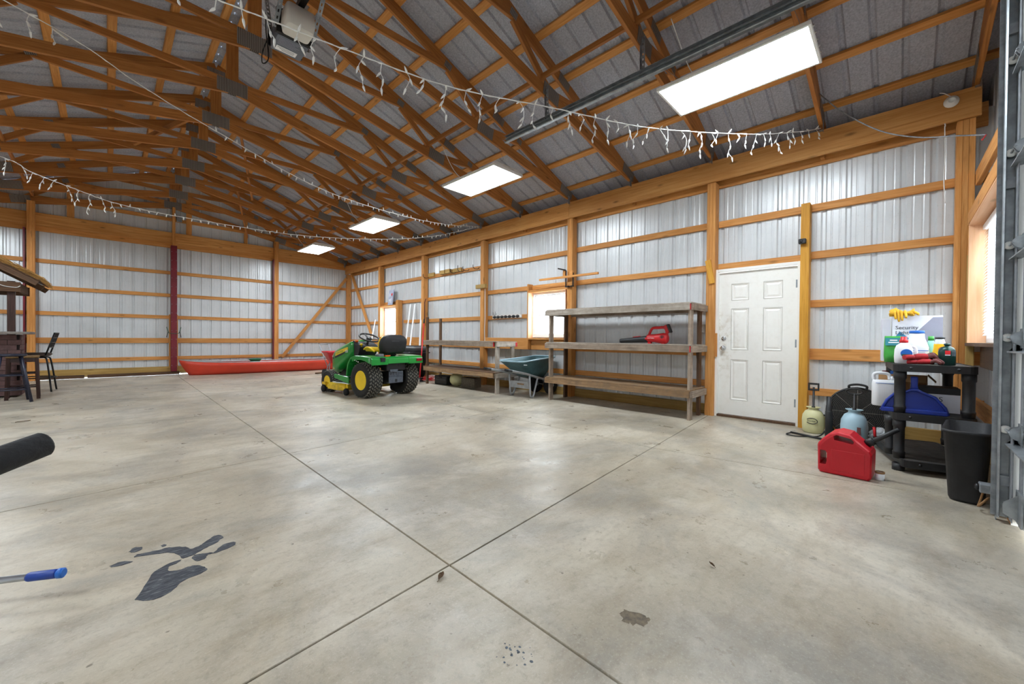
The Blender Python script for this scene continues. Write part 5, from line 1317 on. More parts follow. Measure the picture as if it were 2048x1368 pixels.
for s_ in (1, -1):                                    # straw thatch in overlapping courses
    for c in range(7):
        m = MB(); t0 = c/7
        for k in range(260):
            yy = random.uniform(10.36, 11.95); a = t0+random.uniform(-.02, .05); b_ = a+random.uniform(.20, .27)
            pa = V(S(-1.755+s_*.93*a, yy, 2.565-.60*a+random.uniform(.0, .12))); pb = V(S(-1.755+s_*.93*min(b_, 1.08), yy+random.uniform(-.05, .05), 2.575-.60*min(b_, 1.08)+random.uniform(-.01, .09)))
            w = .007; d_ = V((0, w, 0)); m.cur = random.randrange(2)
            m.add([pa-d_, pa+d_, pb+d_*.3, pb-d_*.3, pa+V((0, 0, .005)), pb+V((0, 0, .003))], [(0, 1, 2, 3), (0, 3, 5, 4), (1, 4, 5, 2)])
        tag(m.build('thatch', ['thatch', 'thatch_light'], tk), kind='stuff')
m = MB(); m.tube(smooth_path([S(-1.35, 10.57, 1.95), S(-1.22, 10.565, 1.86), S(-1.08, 10.565, 1.84), S(-1.03, 10.565, 1.87)]), .006, 6); m.build('white_cord', 'white_plastic', tk)

# ------------------------------------------------------------------ stools
plain('stool_blue', (34, 36, 54), .4, 0, .12); plain('stool_brown', (54, 36, 34), .4, 0, .12); plain('rush_seat', (130, 100, 62), .85, 0, .2, 30); plain('seat_brown', (76, 62, 54), .7, 0, .15)
def wood_stool(name, label, loc, rz, mat, seat_mat, H, square):
    t = thing(name, label, 'bar stool', loc, rz)
    if square:
        m = MB(); m.loft([[(x, y, H-.035) for x, y in rrect(.34, .34, .02)], [(x, y, H-.008) for x, y in rrect(.36, .36, .03)], [(x, y, H) for x, y in rrect(.33, .33, .03)]]); m.build('seat', seat_mat, t)
        m = MB(); m.span((-.16, -.16, H-.10), (.16, .16, H-.035)); m.build('apron', mat, t)
    else:
        m = MB(); m.lathe([(.145, H-.04), (.165, H-.03), (.17, H-.015), (.16, H), (0, H-.005)], n=28); m.build('seat', seat_mat, t)
    sp = .02 if square else .09
    for sx in (-1, 1):
        for sy in (-1, 1):
            a = (sx*(.145 if square else .10), sy*(.145 if square else .10), H-.04); b_ = (sx*(.145+sp if square else .10+sp), sy*(.145+sp if square else .10+sp), 0)
            if square: board('leg', a, b_, .042, .042, 'dark_wood', t, up=(1, 0, 0))
            else: m = MB(); m.tube([a, b_], [.017, .02], 10); m.build('leg', mat, t)
    for z, sides in ((.20, 'xy'), (.42, 'xy')):
        k = .145+sp*(1-z/H) if square else .10+sp*(1-z/H)
        zz = {'x': z, 'y': z+.06}
        for s_ in (-1, 1):
            m = MB(); m.tube([(-k, s_*k, zz['x']), (k, s_*k, zz['x'])], .011, 8); m.build('stretcher', mat, t)
            m = MB(); m.tube([(s_*k, -k, zz['y']), (s_*k, k, zz['y'])], .011, 8); m.build('stretcher', mat, t)
    return t
wood_stool('bar_stool', 'round dark blue wooden bar stool, nearest of the stools at the tiki bar', (-1.06, 9.86, 0), R(10), 'stool_blue', 'stool_blue', .75, False)
wood_stool('bar_stool', 'square dark brown wooden bar stool with woven seat, middle of the three', (-.98, 10.30, 0), R(4), 'stool_brown', 'rush_seat', .705, True)
ch = thing('bar_chair', 'black metal swivel bar chair with lattice back, farthest of the stools', 'bar chair', (-.95, 11.42, 0), R(-4))
H = .715
m = MB(); m.loft([[(x, y, H-.06) for x, y in rrect(.36, .38, .12, 5)], [(x, y, H-.03) for x, y in rrect(.42, .44, .14, 5)], [(x, y, H-.005) for x, y in rrect(.39, .41, .14, 5)], [(x, y, H+.003) for x, y in rrect(.3, .32, .12, 5)]]); m.build('seat', 'seat_brown', ch)
m = MB(); m.lathe([(.12, H-.085), (.12, H-.06)], n=20); m.build('swivel', 'black_metal', ch)
for sx in (-1, 1):
    for sy in (-1, 1):
        m = MB(); m.tube(smooth_path([(sx*.07, sy*.07, H-.085), (sx*.15, sy*.15, H-.09), (sx*.175, sy*.175, H-.16), (sx*.205, sy*.205, .30), (sx*.235, sy*.235, .0)], 5), .013, 8); m.build('leg', 'black_metal', ch)
m = MB(); m.tube([(.27*math.cos(2*math.pi*k/32), .27*math.sin(2*math.pi*k/32), .26) for k in range(32)], .010, 8, closed=True); m.build('foot_ring', 'black_metal', ch)
def bp(u, z): return (.17+.10*(z-H)/.37+.0*abs(u), u, z)      # back leans away in +x
for u in (-.19, .19): m = MB(); m.tube([bp(u, H-.04), bp(u, H+.10), bp(u, H+.37)], .012, 8); m.build('back_upright', 'black_metal', ch)
for z in (H+.10, H+.19, H+.28, H+.37): m = MB(); m.bar(bp(-.19, z), bp(.19, z), .02, .016); m.build('back_rail', 'black_metal', ch)
for u in (-.10, 0, .10): m = MB(); m.bar(bp(u, H+.10), bp(u, H+.37), .016, .014); m.build('back_bar', 'black_metal', ch)

# ------------------------------------------------------------------ foreground pieces cut by the picture edge
plain('foam_black', (30, 31, 34), .75, 0, .2, 30, bmp=.3, bscale=90)
hd = thing('foam_handle', 'black foam-gripped bar jutting in from the picture edge near the camera', 'handle bar', (-.62, .55, 0))
def S(x, y, z): return (x+.62, y-.55, z)
A_ = V((-.076, 1.065, .874)); B_ = V((-.30, .90, .812))
m = MB(); dv = (B_-A_).normalized(); m.tube([S(*(A_)), S(*(A_+dv*.004)), S(*(A_+dv*.10)), S(*B_)], [.018, .0215, .0225, .0225], 18); m.build('foam_grip', 'foam_black', hd)
m = MB(); m.tube(smooth_path([S(*(A_+dv*.05)), S(*B_), S(-.5, .76, .72), S(-.62, .62, .5), S(-.62, .55, .03)]), .014, 10); m.build('bar', 'black_metal', hd)
m = MB(); m.tube([S(-.62, .15, .025), S(-.62, .95, .025)], .025, 10); m.build('base_bar', 'black_metal', hd)
plain('pole_blue', (22, 62, 150), .45, 0, .08); plain('pole_alu', (190, 194, 200), .3, .8, .08)
po = thing('mop_pole', 'aluminium mop pole with blue grip lying in from the picture edge', 'mop', (-1.25, 3.02, 0))
def S(x, y, z): return (x+1.25, y-3.02, z)
E0 = V((-.128, 2.345, .125)); D0 = (V((-.292, 2.452, .125))-E0).normalized(); D0.z = -.03; D0.normalize()
m = MB(); m.tube([S(*(E0+D0*.03)), S(*(E0+D0*1.32))], .0125, 12); m.build('pole', 'pole_alu', po)
m = MB(); m.tube([S(*(E0+D0*.012)), S(*(E0+D0*.02)), S(*(E0+D0*.10)), S(*(E0+D0*.108))], [.015, .0175, .0175, .015], 14); m.build('grip', 'pole_blue', po)
m = MB(); m.tube([S(*(E0-D0*.008)), S(*(E0-D0*.004)), S(*(E0+D0*.010)), S(*(E0+D0*.014))], [.014, .019, .019, .014], 14); m.build('grip_end', 'cap_blue', po)
hp_ = E0+D0*1.32
m = MB(); m.span(S(hp_.x-.05, hp_.y-.22, 0), S(hp_.x+.05, hp_.y+.22, .03)); m.box(S(hp_.x, hp_.y, .055), (.05, .05, .06)); m.build('mop_head', 'cap_blue', po, bevel=.008)
# ------------------------------------------------------------------ garage door opener
plain('opener_grey', (104, 110, 120), .5, .2, .1); plain('opener_lens', (206, 202, 194), .45, 0, .04)
op = thing('door_opener', 'grey garage door opener with white lamp cover hung from punched straps', 'door opener', (1.165, 3.90, 3.70))
m = MB(); m.loft([[(x, y, 0) for x, y in rrect(.25, .24, .015, 3, 0, .13)], [(x, y, .15) for x, y in rrect(.25, .24, .015, 3, 0, .13)], [(x, y, .19) for x, y in rrect(.21, .20, .02, 3, 0, .13)]], True, False); m.build('motor_housing', 'opener_grey', op)
for q0, q1 in (((-.145, -.02, .005), (.145, .012, .22)), ((-.145, .248, .02), (.145, .262, .2))): MB().span(q0, q1).build('end_plate', 'black_metal', op, bevel=.003)
m = MB(); m.loft([[(x, y, .0) for x, y in rrect(.21, .18, .03, 4, -.005, -.12)], [(x, y, .07) for x, y in rrect(.23, .20, .03, 4, -.005, -.12)], [(x, y, .17) for x, y in rrect(.22, .19, .03, 4, -.005, -.12)]], True, True); m.build('lamp_cover', 'opener_lens', op)
m = MB(); m.span((-.095, .16, -.002), (.075, .225, .001)); lb = m.build('rating_label', 'print_white', op)
m = MB()
for k in range(3): m.span((-.085+.02*k, .172+.016*k, -.0028), (.055, .177+.016*k, -.002))
tag(m.build('label_print', 'grey_plastic', lb), kind='stuff')
m = MB()
for k in range(6): m.span((-.10, .035+k*.018, -.0015), (.07-.02*(k % 3), .040+k*.018, .0)) 
tag(m.build('fine_print', 'carton_grey', op), kind='stuff')
m = MB(); m.span((-.025, -3.9-.45, .20), (.025, .05, .245)); m.build('rail', 'black_metal', op)
m = MB(); m.bar((0, -.1, .23), (0, -4.33, .23), .012, .012); m.build('trolley_chain', 'galv_dull', op)
for sx in (-1, 1): perforated('strap', (sx*.15, .12, .04), (sx*.15, .44, .84), .035, op); perforated('strap', (sx*.15, .0, .04), (sx*.15, -.76, .80), .035, op)
m = MB(); m.tube(smooth_path([(-.12, .26, .15), (-.16, .36, .0), (-.15, .40, -.08), (-.11, .36, -.02), (-.12, .42, .3), (-.1, .45, .85)]), .005, 6); m.build('power_cord', 'black_rubber', op)
# photo eye of the opener, low beside the track
pe = thing('safety_sensor', 'small grey safety sensor on a bracket low beside the door track', 'sensor', (3.835, -.385, 0))
m = MB(); m.span((-.10, -.04, .13), (.06, -.036, .175)); m.span((-.10, -.04, .0), (-.07, -.036, .175)); m.build('bracket', 'galv', pe)
m = MB(); m.span((-.02, -.036, .125), (.06, .02, .18)); m.build('sensor_body', 'galv_dull', pe, bevel=.006)
m = MB(); m.lathe([(.02, 0), (.022, .01), (.012, .018), (0, .018)], (.02, .02, .152), 'y', 16); m.build('lens', 'black_plastic', pe)
m = MB(); m.tube(smooth_path([(.02, 0, .13), (.06, .01, .05), (.02, .02, .03), (-.02, .01, .06), (.0, -.02, .1)]), .006, 6); m.build('cable_coil', 'cardboard', pe)

# ------------------------------------------------------------------ strings of lights across the shed
bulb = MB(); bulb.lathe([(.007, 0), (.0085, .016), (.006, .036), (.0, .05)], n=5, smooth=False); BULB = bulb.mesh('bulb', 'white_plastic')
bulb = MB(); bulb.lathe([(.006, 0), (.008, .014), (.0055, .034), (.0, .05)], n=5, smooth=False); BULB2 = bulb.mesh('bulb', 'white_plastic')
def add_bulb(t, p, d, me):
    o = newobj('bulb', me, t); o.location = p; o.rotation_mode = 'QUATERNION'; o.rotation_quaternion = V(d).to_track_quat('Z', 'Y')
def lights(label, pts, icicle, mini, wire_r, me):
    """icicle, mini: stretches of the string (by x) that carry hanging drops / single bulbs"""
    t = thing('string_lights', label, 'string lights', pts[0])
    O = V(pts[0]); path = [p-O for p in smooth_path(pts, 10)]
    m = MB(); m.tube(path, wire_r, 5)
    m.tube([p+V((0, wire_r*1.2*math.sin(i*2.1), wire_r*1.2*math.cos(i*2.1))) for i, p in enumerate(path)], wire_r*.8, 5); m.build('wire', 'white_plastic', t)
    acc = 0; nxt = .1
    for a, b_ in zip(path, path[1:]):
        seg = (b_-a).length; s0 = acc
        while nxt < acc+seg:
            p = a.lerp(b_, (nxt-acc)/seg); x = p.x+O.x
            ic = any(lo <= x <= hi for lo, hi in icicle); mi = any(lo <= x <= hi for lo, hi in mini)
            if ic:
                n = random.choice((1, 2, 2, 3, 3, 4)); q = V(p); dw = [V(q)]
                for k in range(n):
                    q = q+V((random.uniform(-.03, .03), random.uniform(-.03, .03), -random.uniform(.04, .07))); dw.append(V(q))
                    add_bulb(t, q, (random.uniform(-.8, .8), random.uniform(-.8, .8), -1), me)
                dm = MB(); dm.tube(smooth_path(dw, 3), wire_r*.7, 4); dm.build('drop_wire', 'white_plastic', t)
                add_bulb(t, p, (random.uniform(-1, 1), random.uniform(-1, 1), random.uniform(-.6, .8)), me)
                nxt += random.uniform(.09, .17)
            elif mi:
                add_bulb(t, p, (random.uniform(-.4, .4), random.uniform(-.4, .4), random.choice((-1, -1, 1))), me); nxt += .105
            else: nxt += .05
        acc += seg
    return t
lights('white icicle lights sagging across the shed below the nearest shop light', [(5.86, .70, 3.56), (5.5, .85, 3.44), (4.72, 1.16, 3.23), (3.46, 1.65, 2.99), (2.49, 2.03, 2.92), (1.72, 2.34, 2.87), (1.1, 2.58, 2.92), (.69, 2.74, 2.97), (.2, 2.93, 3.04), (-1.2, 3.48, 3.30), (-3.3, 4.3, 3.58)], [(.25, 5.8)], [], .0035, BULB2)
lights('string of tiny white bulbs rising from the eave towards the upper picture corner', [(5.86, 6.78, 3.57), (4.8, 6.5, 3.33), (3.51, 6.16, 3.16), (2.06, 5.78, 3.12), (.83, 5.46, 3.34), (.22, 5.30, 3.49), (-.33, 5.15, 3.66), (-1.6, 4.8, 3.75), (-3.3, 4.37, 3.58)], [(-.6, -.30)], [(.80, 5.8)], .0038, BULB)
lights('string of small white bulbs looping low in front of the far gable', [(5.86, 6.80, 3.57), (4.8, 7.07, 3.20), (3.75, 7.34, 2.99), (2.4, 7.69, 2.87), (1.03, 8.04, 2.91), (.15, 8.27, 2.99), (-.33, 8.40, 3.13), (-.74, 8.51, 3.28), (-1.0, 8.58, 3.42), (-2.2, 8.9, 3.7), (-3.3, 9.2, 3.58)], [(-1.1, .1)], [(.1, 5.4)], .0042, BULB)
pg = thing('plug_joint', 'pale plug joint on the bulb string under the near roof slope', 'plug', (-.33, 5.15, 3.65)); m = MB(); m.bar((0, 0, 0), (.09, .024, -.04), .018, .016); m.build('plug', 'opener_lens', pg, bevel=.003)

# ------------------------------------------------------------------ small things fixed to the door wall
t = thing('lamp_holder', 'round white lamp holder on the header near the garage door', 'lamp holder', (5.891, -.33, 3.46)); m = MB(); m.lathe([(.055, 0), (.055, .012), (.035, .022), (.03, .045), (.02, .046), (.018, .02), (0, .02)], (0, 0, 0), 'x', 24, M=Matrix.Rotation(math.pi, 3, 'Z')); m.build('porcelain', 'white_plastic', t)
m = MB(); m.tube(smooth_path([(-.005, 0, .05), (-.01, .05, .10), (.0, .08, .12)]), .004, 6); m.build('feed_wire', 'white_plastic', t)
t = thing('hanging_cord', 'thin white cord hanging down from the header by the corner post', 'cord', (5.90, -.29, 3.265)); m = MB(); m.tube(smooth_path([(0, 0, 0), (.005, -.004, -.03), (0, 0, -.05), (.004, -.006, -.3), (-.004, .0, -.55), (0, -.012, -.80)]), .0045, 6); m.build('cord', 'white_plastic', t)
t = thing('slack_cable', 'grey cable sagging from the first truss to the near gable', 'cable', (5.55, .69, 3.75)); m = MB(); m.tube(smooth_path([(0, 0, .08), (0, -.2, -.20), (-.02, -.5, -.52), (-.05, -.78, -.70), (-.15, -1.03, -.81), (-.5, -1.17, -.98)]), .006, 6); m.build('cable', 'galv_dull', t)
m = MB(); m.tube(smooth_path([(-.5, -1.17, -.98), (-.52, -1.16, -1.0), (-.5, -1.15, -1.015), (-.47, -1.15, -1.0)]), .004, 6); m.build('red_hook', 'red_paint', t)
t = thing('security_sensor', 'small black sensor on the yellow post beside the door', 'sensor', (5.925, .865, 2.27)); m = MB(); m.box((-.03, 0, 0), (.05, .075, .06)); m.build('housing', 'black_plastic', t, bevel=.008)
m = MB(); m.span((-.01, -.012, -.02), (.008, .012, .02)); m.build('bracket', 'black_metal', t)
m = MB(); m.lathe([(.018, 0), (.016, .008), (0, .009)], (-.055, .01, 0), 'x', 16, M=Matrix.Rotation(math.pi, 3, 'Z')); m.build('lens', 'dash_black', t)
t = thing('turn_block', 'tilted pale wood block on the post beside the top of the door', 'wood block', (5.918, 1.925, 2.02)); o = board('block', (0, .028, .165), (0, -.032, -.165), .02, .075, 'pine_yellow', t, up=(0, 1, 0))
t = thing('patch_board', 'orange wood patch screwed to the door frame beside the knobs', 'wood block', (5.975, 1.856, 0)); board('patch', (0, 0, .83), (0, 0, 1.16), .045, .02, 'pine', t, up=(1, 0, 0))
t = thing('light_switch', 'cream light switch plate between shelf and door post', 'switch', (6.06, 2.065, 1.17)); m = MB(); m.span((-.01, -.04, 0), (.0, .04, .12)); m.build('plate', 'opener_lens', t, bevel=.003)
m = MB(); m.span((-.02, -.005, .05), (-.01, .005, .075)); m.build('toggle', 'white_plastic', t); m = MB(); m.span((0, -.03, .01), (.046, .03, .11)); m.build('switch_box', 'galv_dull', t)
t = thing('power_lead', 'black lead plugged into the outlet beside the door post', 'cable', (6.05, 2.10, .98)); m = MB(); m.span((-.02, -.03, -.06), (.02, .03, .04)); m.build('outlet', 'dash_black', t, bevel=.004)
m = MB(); m.box((-.035, .0, .01), (.03, .028, .024), (0, .4, 0)); m.build('plug', 'opener_lens', t); m = MB(); m.tube(smooth_path([(-.045, .0, -.01), (-.05, .02, -.1), (-.03, .0, -.4), (-.04, .015, -.60), (-.03, -.01, -.68), (-.02, .02, -.62)]), .005, 6); m.build('lead', 'black_rubber', t)
t = thing('post_block', 'short wood block nailed across the middle post of the long wall', 'wood block', (5.895, 6.77, 2.225)); board('block', (0, -.16, 0), (0, .16, 0), .06, .088, 'pine_treated', t)
t = thing('clamped_strip', 'long pale wood strip resting in the black clamp beside the window', 'wood strip', (5.86, 4.35, 2.19)); board('strip', (0, -.65, .0), (0, .66, .005), .04, .038, 'pine', t)
t = thing('bar_clamp', 'black steel clamp fixed on the window post under the pale strip', 'clamp', (5.90, 4.35, 2.16))
m = MB(); m.bar((.0, .06, -.14), (.0, .06, .16), .014, .02); m.bar((.0, -.10, -.14), (.0, -.10, .10), .014, .02); m.bar((0, -.11, -.14), (0, .07, -.14), .03, .02); m.bar((-.02, .05, .16), (-.12, .16, .19), .03, .02); m.tube([(.0, -.02, -.14), (-.05, -.02, -.14)], .012, 8); m.build('clamp_frame', 'black_metal', t)
m = MB(); m.box((-.005, .09, .10), (.04, .05, .12)); m.box((-.005, -.075, .09), (.04, .05, .10)); m.build('clamp_pad', 'pine', t)
t = thing('tool_rack', 'white tool rack with black grips on the girt left of the window', 'tool rack', (6.05, 6.10, 1.525)); m = MB(); m.span((-.015, -.44, -.028), (.018, .44, .036)); m.build('rail', 'white_plastic', t, bevel=.003)
for k in range(7):
    yy = .36-.118*k; m = MB(); m.lathe([(.028, 0), (.032, .012), (.026, .03), (0, .031)], (-.016, yy, .004), 'x', 14, M=Matrix.Rotation(math.pi, 3, 'Z'), sx=1.6); m.build('grip', 'dash_black', t)
m = MB()
for a, b_ in (((0, .40, .03), (0, .44, .12)), ((0, .38, .03), (0, .36, .13)), ((0, .36, .03), (0, .33, .09))): m.tube([a, b_], .004, 5)
m.build('hook', 'black_metal', t)
# wood blocks and hooks along the upper girt
for k, (y0, y1, d_, lab) in enumerate(((8.83, 9.10, .04, 'wood block on the upper girt at the far post, with a black hook'), (8.30, 8.50, .09, 'deep wood block on the upper girt, left one of the close pair'), (8.06, 8.24, .11, 'deepest wood block on the upper girt, right one of the close pair'), (7.68, 8.02, .04, 'long wood block on the upper girt beside the deep blocks'))):
    t = thing('girt_block', lab, 'wood block', (6.07, (y0+y1)/2, 2.735), 0, 'wood blocks on the upper girt'); board('block', (-d_/2, (y0-y1)/2, 0), (-d_/2, (y1-y0)/2, 0), d_, .095, 'pine_treated', t)
for k, (yy, lab) in enumerate(((9.12, 'black wire hook beside the far post on the upper girt'), (7.92, 'black wire hook under the long wood block'), (7.62, 'tall black wire hook past the wood blocks'), (7.42, 'small black wire hook on the bare upper girt'), (7.05, 'black wire hook beside the middle post on the upper girt'))):
    t = thing('wire_hook', lab, 'hook', (6.05, yy, 2.68), 0, 'black wire hooks on the upper girt'); m = MB(); m.tube(smooth_path([(.02, 0, .03), (-.02, 0, -.01), (-.10, .02, -.012), (-.14, .03, .03), (-.14, .03, .08 if k != 2 else .13)], 4), .007, 6); m.build('hook', 'black_metal', t)
t = thing('junction_box', 'small grey metal junction box high on the far gable', 'junction box', (1.36, 14.08, 4.22)); m = MB(); m.span((-.06, -.03, -.07), (.06, .03, .07)); m.build('box', 'galv', t, bevel=.004); m = MB(); m.span((-.05, -.034, -.06), (.05, -.03, .06)); m.build('cover', 'galv_dull', t)
# plaque above the far window
plain('plaque_blue', (172, 180, 202), .6, 0, .08)
t = thing('home_plaque', 'pale blue plaque with white letters and red heart above the far window', 'sign', (5.975, 11.03, 2.035), R(-90)); t.rotation_euler = (R(-6), 0, R(-96))
MB().span((-.17, -.012, 0), (.17, .012, .46)).build('plaque', 'plaque_blue', t, bevel=.003)
text('letter', 'H', .17, 'print_white', t, (-.13, -.0135, .25), (R(90), 0, 0)); text('letter', 'ME', .17, 'print_white', t, (-.13, -.0135, .07), (R(90), 0, 0))
m = MB(); hp2 = [(.075+.055*(16*math.sin(a)**3)/16, .31+.055*(13*math.cos(a)-5*math.cos(2*a)-2*math.cos(3*a)-math.cos(4*a))/16) for a in [2*math.pi*k/24 for k in range(24)]]
m.prism(hp2, -.015, -.012, 'xz'); m.build('red_heart', 'cap_red', t)
# pale trim strips leaning on the wall
for (a, b_, w, lab) in (((5.42, 9.38, .0), (6.0, 9.93, 2.0), .06, 'white trim strip leaning on the wall behind the tractor seat'), ((5.46, 9.22, .0), (6.02, 9.72, 2.0), .06, 'second white trim strip leaning right beside the first'), ((5.72, 9.05, .0), (6.0, 9.36, 1.99), .075, 'wide white trim board standing close to the far post')):
    t = thing('trim_strip', lab, 'trim strip', a, 0, 'white trim leaning behind the tractor'); A = V(a); board('strip', (0, 0, .01), tuple(V(b_)-A), .012, w, 'white_trim' if False else 'vinyl_white', t, up=(0, 1, 0))
t = thing('short_strip', 'short white strip leaning in the far corner beside the brace', 'trim strip', (5.35, 11.35, 0)); board('strip', (0, 0, .01), (.50, .38, 1.60), .012, .05, 'vinyl_white', t, up=(0, 1, 0))
# cables on posts
for yy, z0, z1, lab in ((6.705, .95, 2.17, 'white cable stapled down the middle post of the long wall'),):
    t = thing('wall_cable', lab, 'cable', (5.96, yy, z0)); m = MB(); m.tube(smooth_path([(0, 0, 0), (0, .012, .3), (0, 0, .6), (0, .008, z1-z0)]), .008, 6); m.build('cable', 'white_plastic', t)
t = thing('wall_pipe', 'thin copper-toned pipe bent down the post behind the bench', 'pipe', (5.945, 9.12, 1.55)); m = MB(); m.tube([(0, 0, 0), (0, 0, .45), (.01, -.04, .55)], .012, 8); m.build('pipe', 'glove_palm', t)
t = thing('bungee_cord', 'dark cord with hooks strapped round the maroon post cover', 'bungee cord', (1.243, 13.945, 1.11)); m = MB(); m.tube(smooth_path([(-.15, .06, .17), (-.11, .0, .03), (-.07, 0, 0), (.07, 0, 0), (.11, 0, .03), (.15, .06, .17)], 5), .008, 6); m.build('cord', 'label_green', t)
for s_ in (-1, 1): m = MB(); m.tube([(s_*.12, .01, .04), (s_*.15, .05, -.10)], .008, 6); m.build('hook', 'black_metal', t)

# ------------------------------------------------------------------ behind the tractor
ct = thing('garden_cart', 'black plastic dump cart behind the tractor, grey lid on top', 'cart', (5.46, 9.02, 0), R(4))
m = MB(); rb = lambda w, d_, z, r: [(x, y, z) for x, y in rrect(w, d_, r, 4)]
m.loft([rb(.42, .60, .22, .05), rb(.60, .84, .66, .06), rb(.64, .88, .665, .07), rb(.64, .88, .69, .07), rb(.58, .82, .69, .05), rb(.40, .58, .25, .05)]); m.build('cart_tub', 'bin_black', ct)
for s_ in (-1, 1): m = MB(); m.lathe([(.0, -.04), (.06, -.045), (.15, -.04), (.17, 0), (.15, .04), (.06, .045), (0, .04)], (s_*.29, -.05, .17), 'x', 24); m.build('wheel', 'black_rubber', ct)
m = MB(); m.tube([(-.3, -.05, .17), (.3, -.05, .17)], .012, 8); m.bar((0, -.3, .22), (0, .3, .22), .05, .04); m.tube([(0, .3, .22), (.0, .6, .1)], .015, 8); m.build('undercarriage', 'black_metal', ct)
MB().box((-.10, -.415, .50), (.12, .004, .05), (R(-12), 0, 0)).build('maker_plate', 'grey_plastic', ct)
t = thing('storage_box', 'grey plastic box with dark lid resting on the black cart', 'box', (5.50, 8.98, .692), R(10)); m = MB(); m.loft([rb(.44, .62, 0, .04), rb(.48, .68, .09, .05), rb(.50, .70, .10, .05), rb(.46, .64, .14, .06)], True, True); m.build('box_body', 'grey_plastic', t); MB().box((0, 0, .15), (.36, .5, .02)).build('lid', 'bin_black', t, bevel=.006)
t = thing('red_shovel', 'red-handled snow shovel with black grip leaning beside the bench post', 'shovel', (5.25, 8.26, 0))
m = MB(); m.tube([(.02, .02, .08), (.52, .62, 1.44)], .015, 10); m.build('handle', 'cap_red', t); m = MB(); m.tube([(.515, .614, 1.43), (.55, .655, 1.54)], .019, 10); m.build('grip', 'black_rubber', t)
m = MB(); m.prism([(-.20, .30), (-.17, .30), (-.05, .12), (.06, .0), (.04, .0), (-.07, .11)], -.03, .03, 'xz'); m.build('blade_brace', 'galv', t); m = MB(); m.span((-.10, -.16, .0), (.10, .16, .012)); m.box((.05, .02, .05), (.08, .10, .09)); m.build('blade', 'dash_black', t, bevel=.004)
sp = thing('seed_spreader', 'red hopper of a lawn spreader showing beyond the tractor hood', 'spreader', (3.98, 10.2, 0))
m = MB(); m.loft([rb(.16, .16, .40, .03), rb(.42, .36, .66, .04), rb(.46, .40, .665, .05), rb(.46, .40, .70, .05), rb(.40, .34, .70, .04), rb(.14, .14, .42, .03)]); m.build('hopper', 'can_red', sp)
MB().box((-.02, -.155, .585), (.14, .004, .03), (R(-28), 0, 0)).build('maker_plate', 'print_white', sp)
for s_ in (-1, 1): m = MB(); m.lathe([(.0, -.03), (.04, -.03), (.12, -.025), (.13, 0), (.12, .025), (.04, .03), (0, .03)], (s_*.22, 0, .13), 'x', 20); m.build('wheel', 'black_rubber', sp); m = MB(); m.tube([(s_*.10, .0, .40), (s_*.16, .22, .02)], .011, 8); m.tube([(s_*.12, 0, .13), (s_*.08, .0, .42)], .011, 8); m.tube([(s_*.10, .1, .3), (s_*.12, .65, .86)], .011, 8); m.build('frame_tube', 'galv_dull', sp)
m = MB(); m.tube([(-.22, 0, .13), (.22, 0, .13)], .01, 8); m.tube([(-.12, .65, .86), (.12, .65, .86)], .012, 8); m.build('axle_and_bar', 'galv_dull', sp)
t = thing('floor_lath', 'dark lath lying on the floor in front of the canoe end', 'lath', (4.45, 11.95, 0)); board('lath', (-.33, -.15, .02), (.33, .18, .02), .07, .035, 'brown_wood', t); board('lath', (-.1, -.12, .052), (.1, .16, .052), .04, .025, 'old_wood', t)
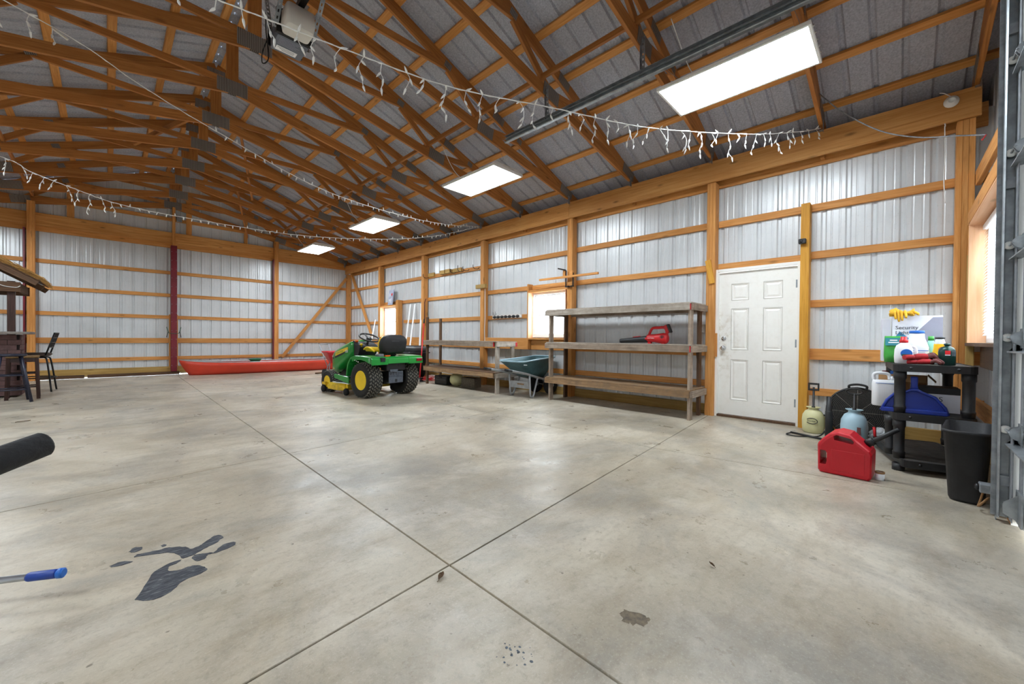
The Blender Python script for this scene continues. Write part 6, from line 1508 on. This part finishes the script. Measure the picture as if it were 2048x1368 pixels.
# under and on the bench
t = thing('concrete_block', 'hollow concrete block under the bench behind the wheelbarrow', 'block', (5.50, 6.62, 0), R(4)); plain('block_grey', (112, 102, 88), .95, 0, .2, 30, bmp=.4)
m = MB(); b0 = .0
for a, c in (((-.10, -.20, 0), (-.07, .20, .20)), ((.07, -.20, 0), (.10, .20, .20)), ((-.07, -.20, 0), (.07, -.165, .20)), ((-.07, .165, 0), (.07, .20, .20)), ((-.07, -.018, 0), (.07, .018, .20))): m.span(a, c)
m.build('block', 'block_grey', t)
t = thing('globe_shade', 'round cream globe under the bench beside the concrete block', 'globe', (5.42, 7.02, 0)); m = MB(); m.lathe([(.06, .0), (.11, .026), (.15, .085), (.158, .145), (.145, .205), (.10, .26), (.06, .275), (.06, .285), (0, .285)], n=28); m.build('globe', 'tank_yellow', t); m = MB(); m.lathe([(.065, .275), (.065, .285), (.03, .288), (0, .288)], n=16); m.build('collar', 'dash_black', t)
t = thing('dark_case', 'black tool case under the far half of the bench', 'case', (5.42, 7.44, 0), R(3)); m = MB(); m.span((-.15, -.22, 0), (.15, .22, .20)); m.build('case', 'dash_black', t, bevel=.02); m = MB(); m.tube([(-.16, -.06, .16), (-.18, -.05, .17), (-.18, .05, .17), (-.16, .06, .16)], .009, 8); m.build('handle', 'black_plastic', t); m = MB(); m.span((-.152, -.18, .11), (-.15, .18, .115)); m.build('seam', 'grey_plastic', t)
for k, (mt, lab, x, y, sd) in enumerate((('cap_red', 'tangled red extension cord on the floor beyond the bench legs', 5.46, 8.22, 3), ('white_plastic', 'tangled white cord lying among the red one', 5.70, 8.42, 8), ('black_rubber', 'tangled black cord at the foot of the bench', 5.78, 7.62, 12))):
    rnd = random.Random(sd); t = thing('cord_tangle', lab, 'cord', (x, y, 0)); P0 = []
    for j in range(26): a = j*1.15+rnd.uniform(-.3, .3); r = rnd.uniform(.06, .17); P0.append((r*math.cos(a), r*1.2*math.sin(a), .012+.010*(j % 9)+rnd.uniform(0, .02)))
    m = MB(); m.tube(smooth_path(P0, 4), .007, 6); m.build('cord', mt, t)
t = thing('floor_timber', 'short grey timber lying on the floor past the bench end', 'timber', (5.06, 8.06, 0)); board('timber', (-.12, -.2, .03), (.14, .22, .03), .10, .058, 'grey_wood_light', t)
t = thing('wire_ornament', 'small white wire ornament standing on the bench by the far posts', 'ornament', (5.55, 7.62, 1.003)); m = MB(); m.tube([(0, .045*math.cos(2*math.pi*k/20), .20+.045*math.sin(2*math.pi*k/20)) for k in range(20)], .004, 5, closed=True); m.tube([(0, 0, 0), (0, .012, .08), (0, 0, .155)], .004, 5); m.lathe([(.03, 0), (.03, .006), (0, .007)], n=14); m.build('ornament', 'white_plastic', t)
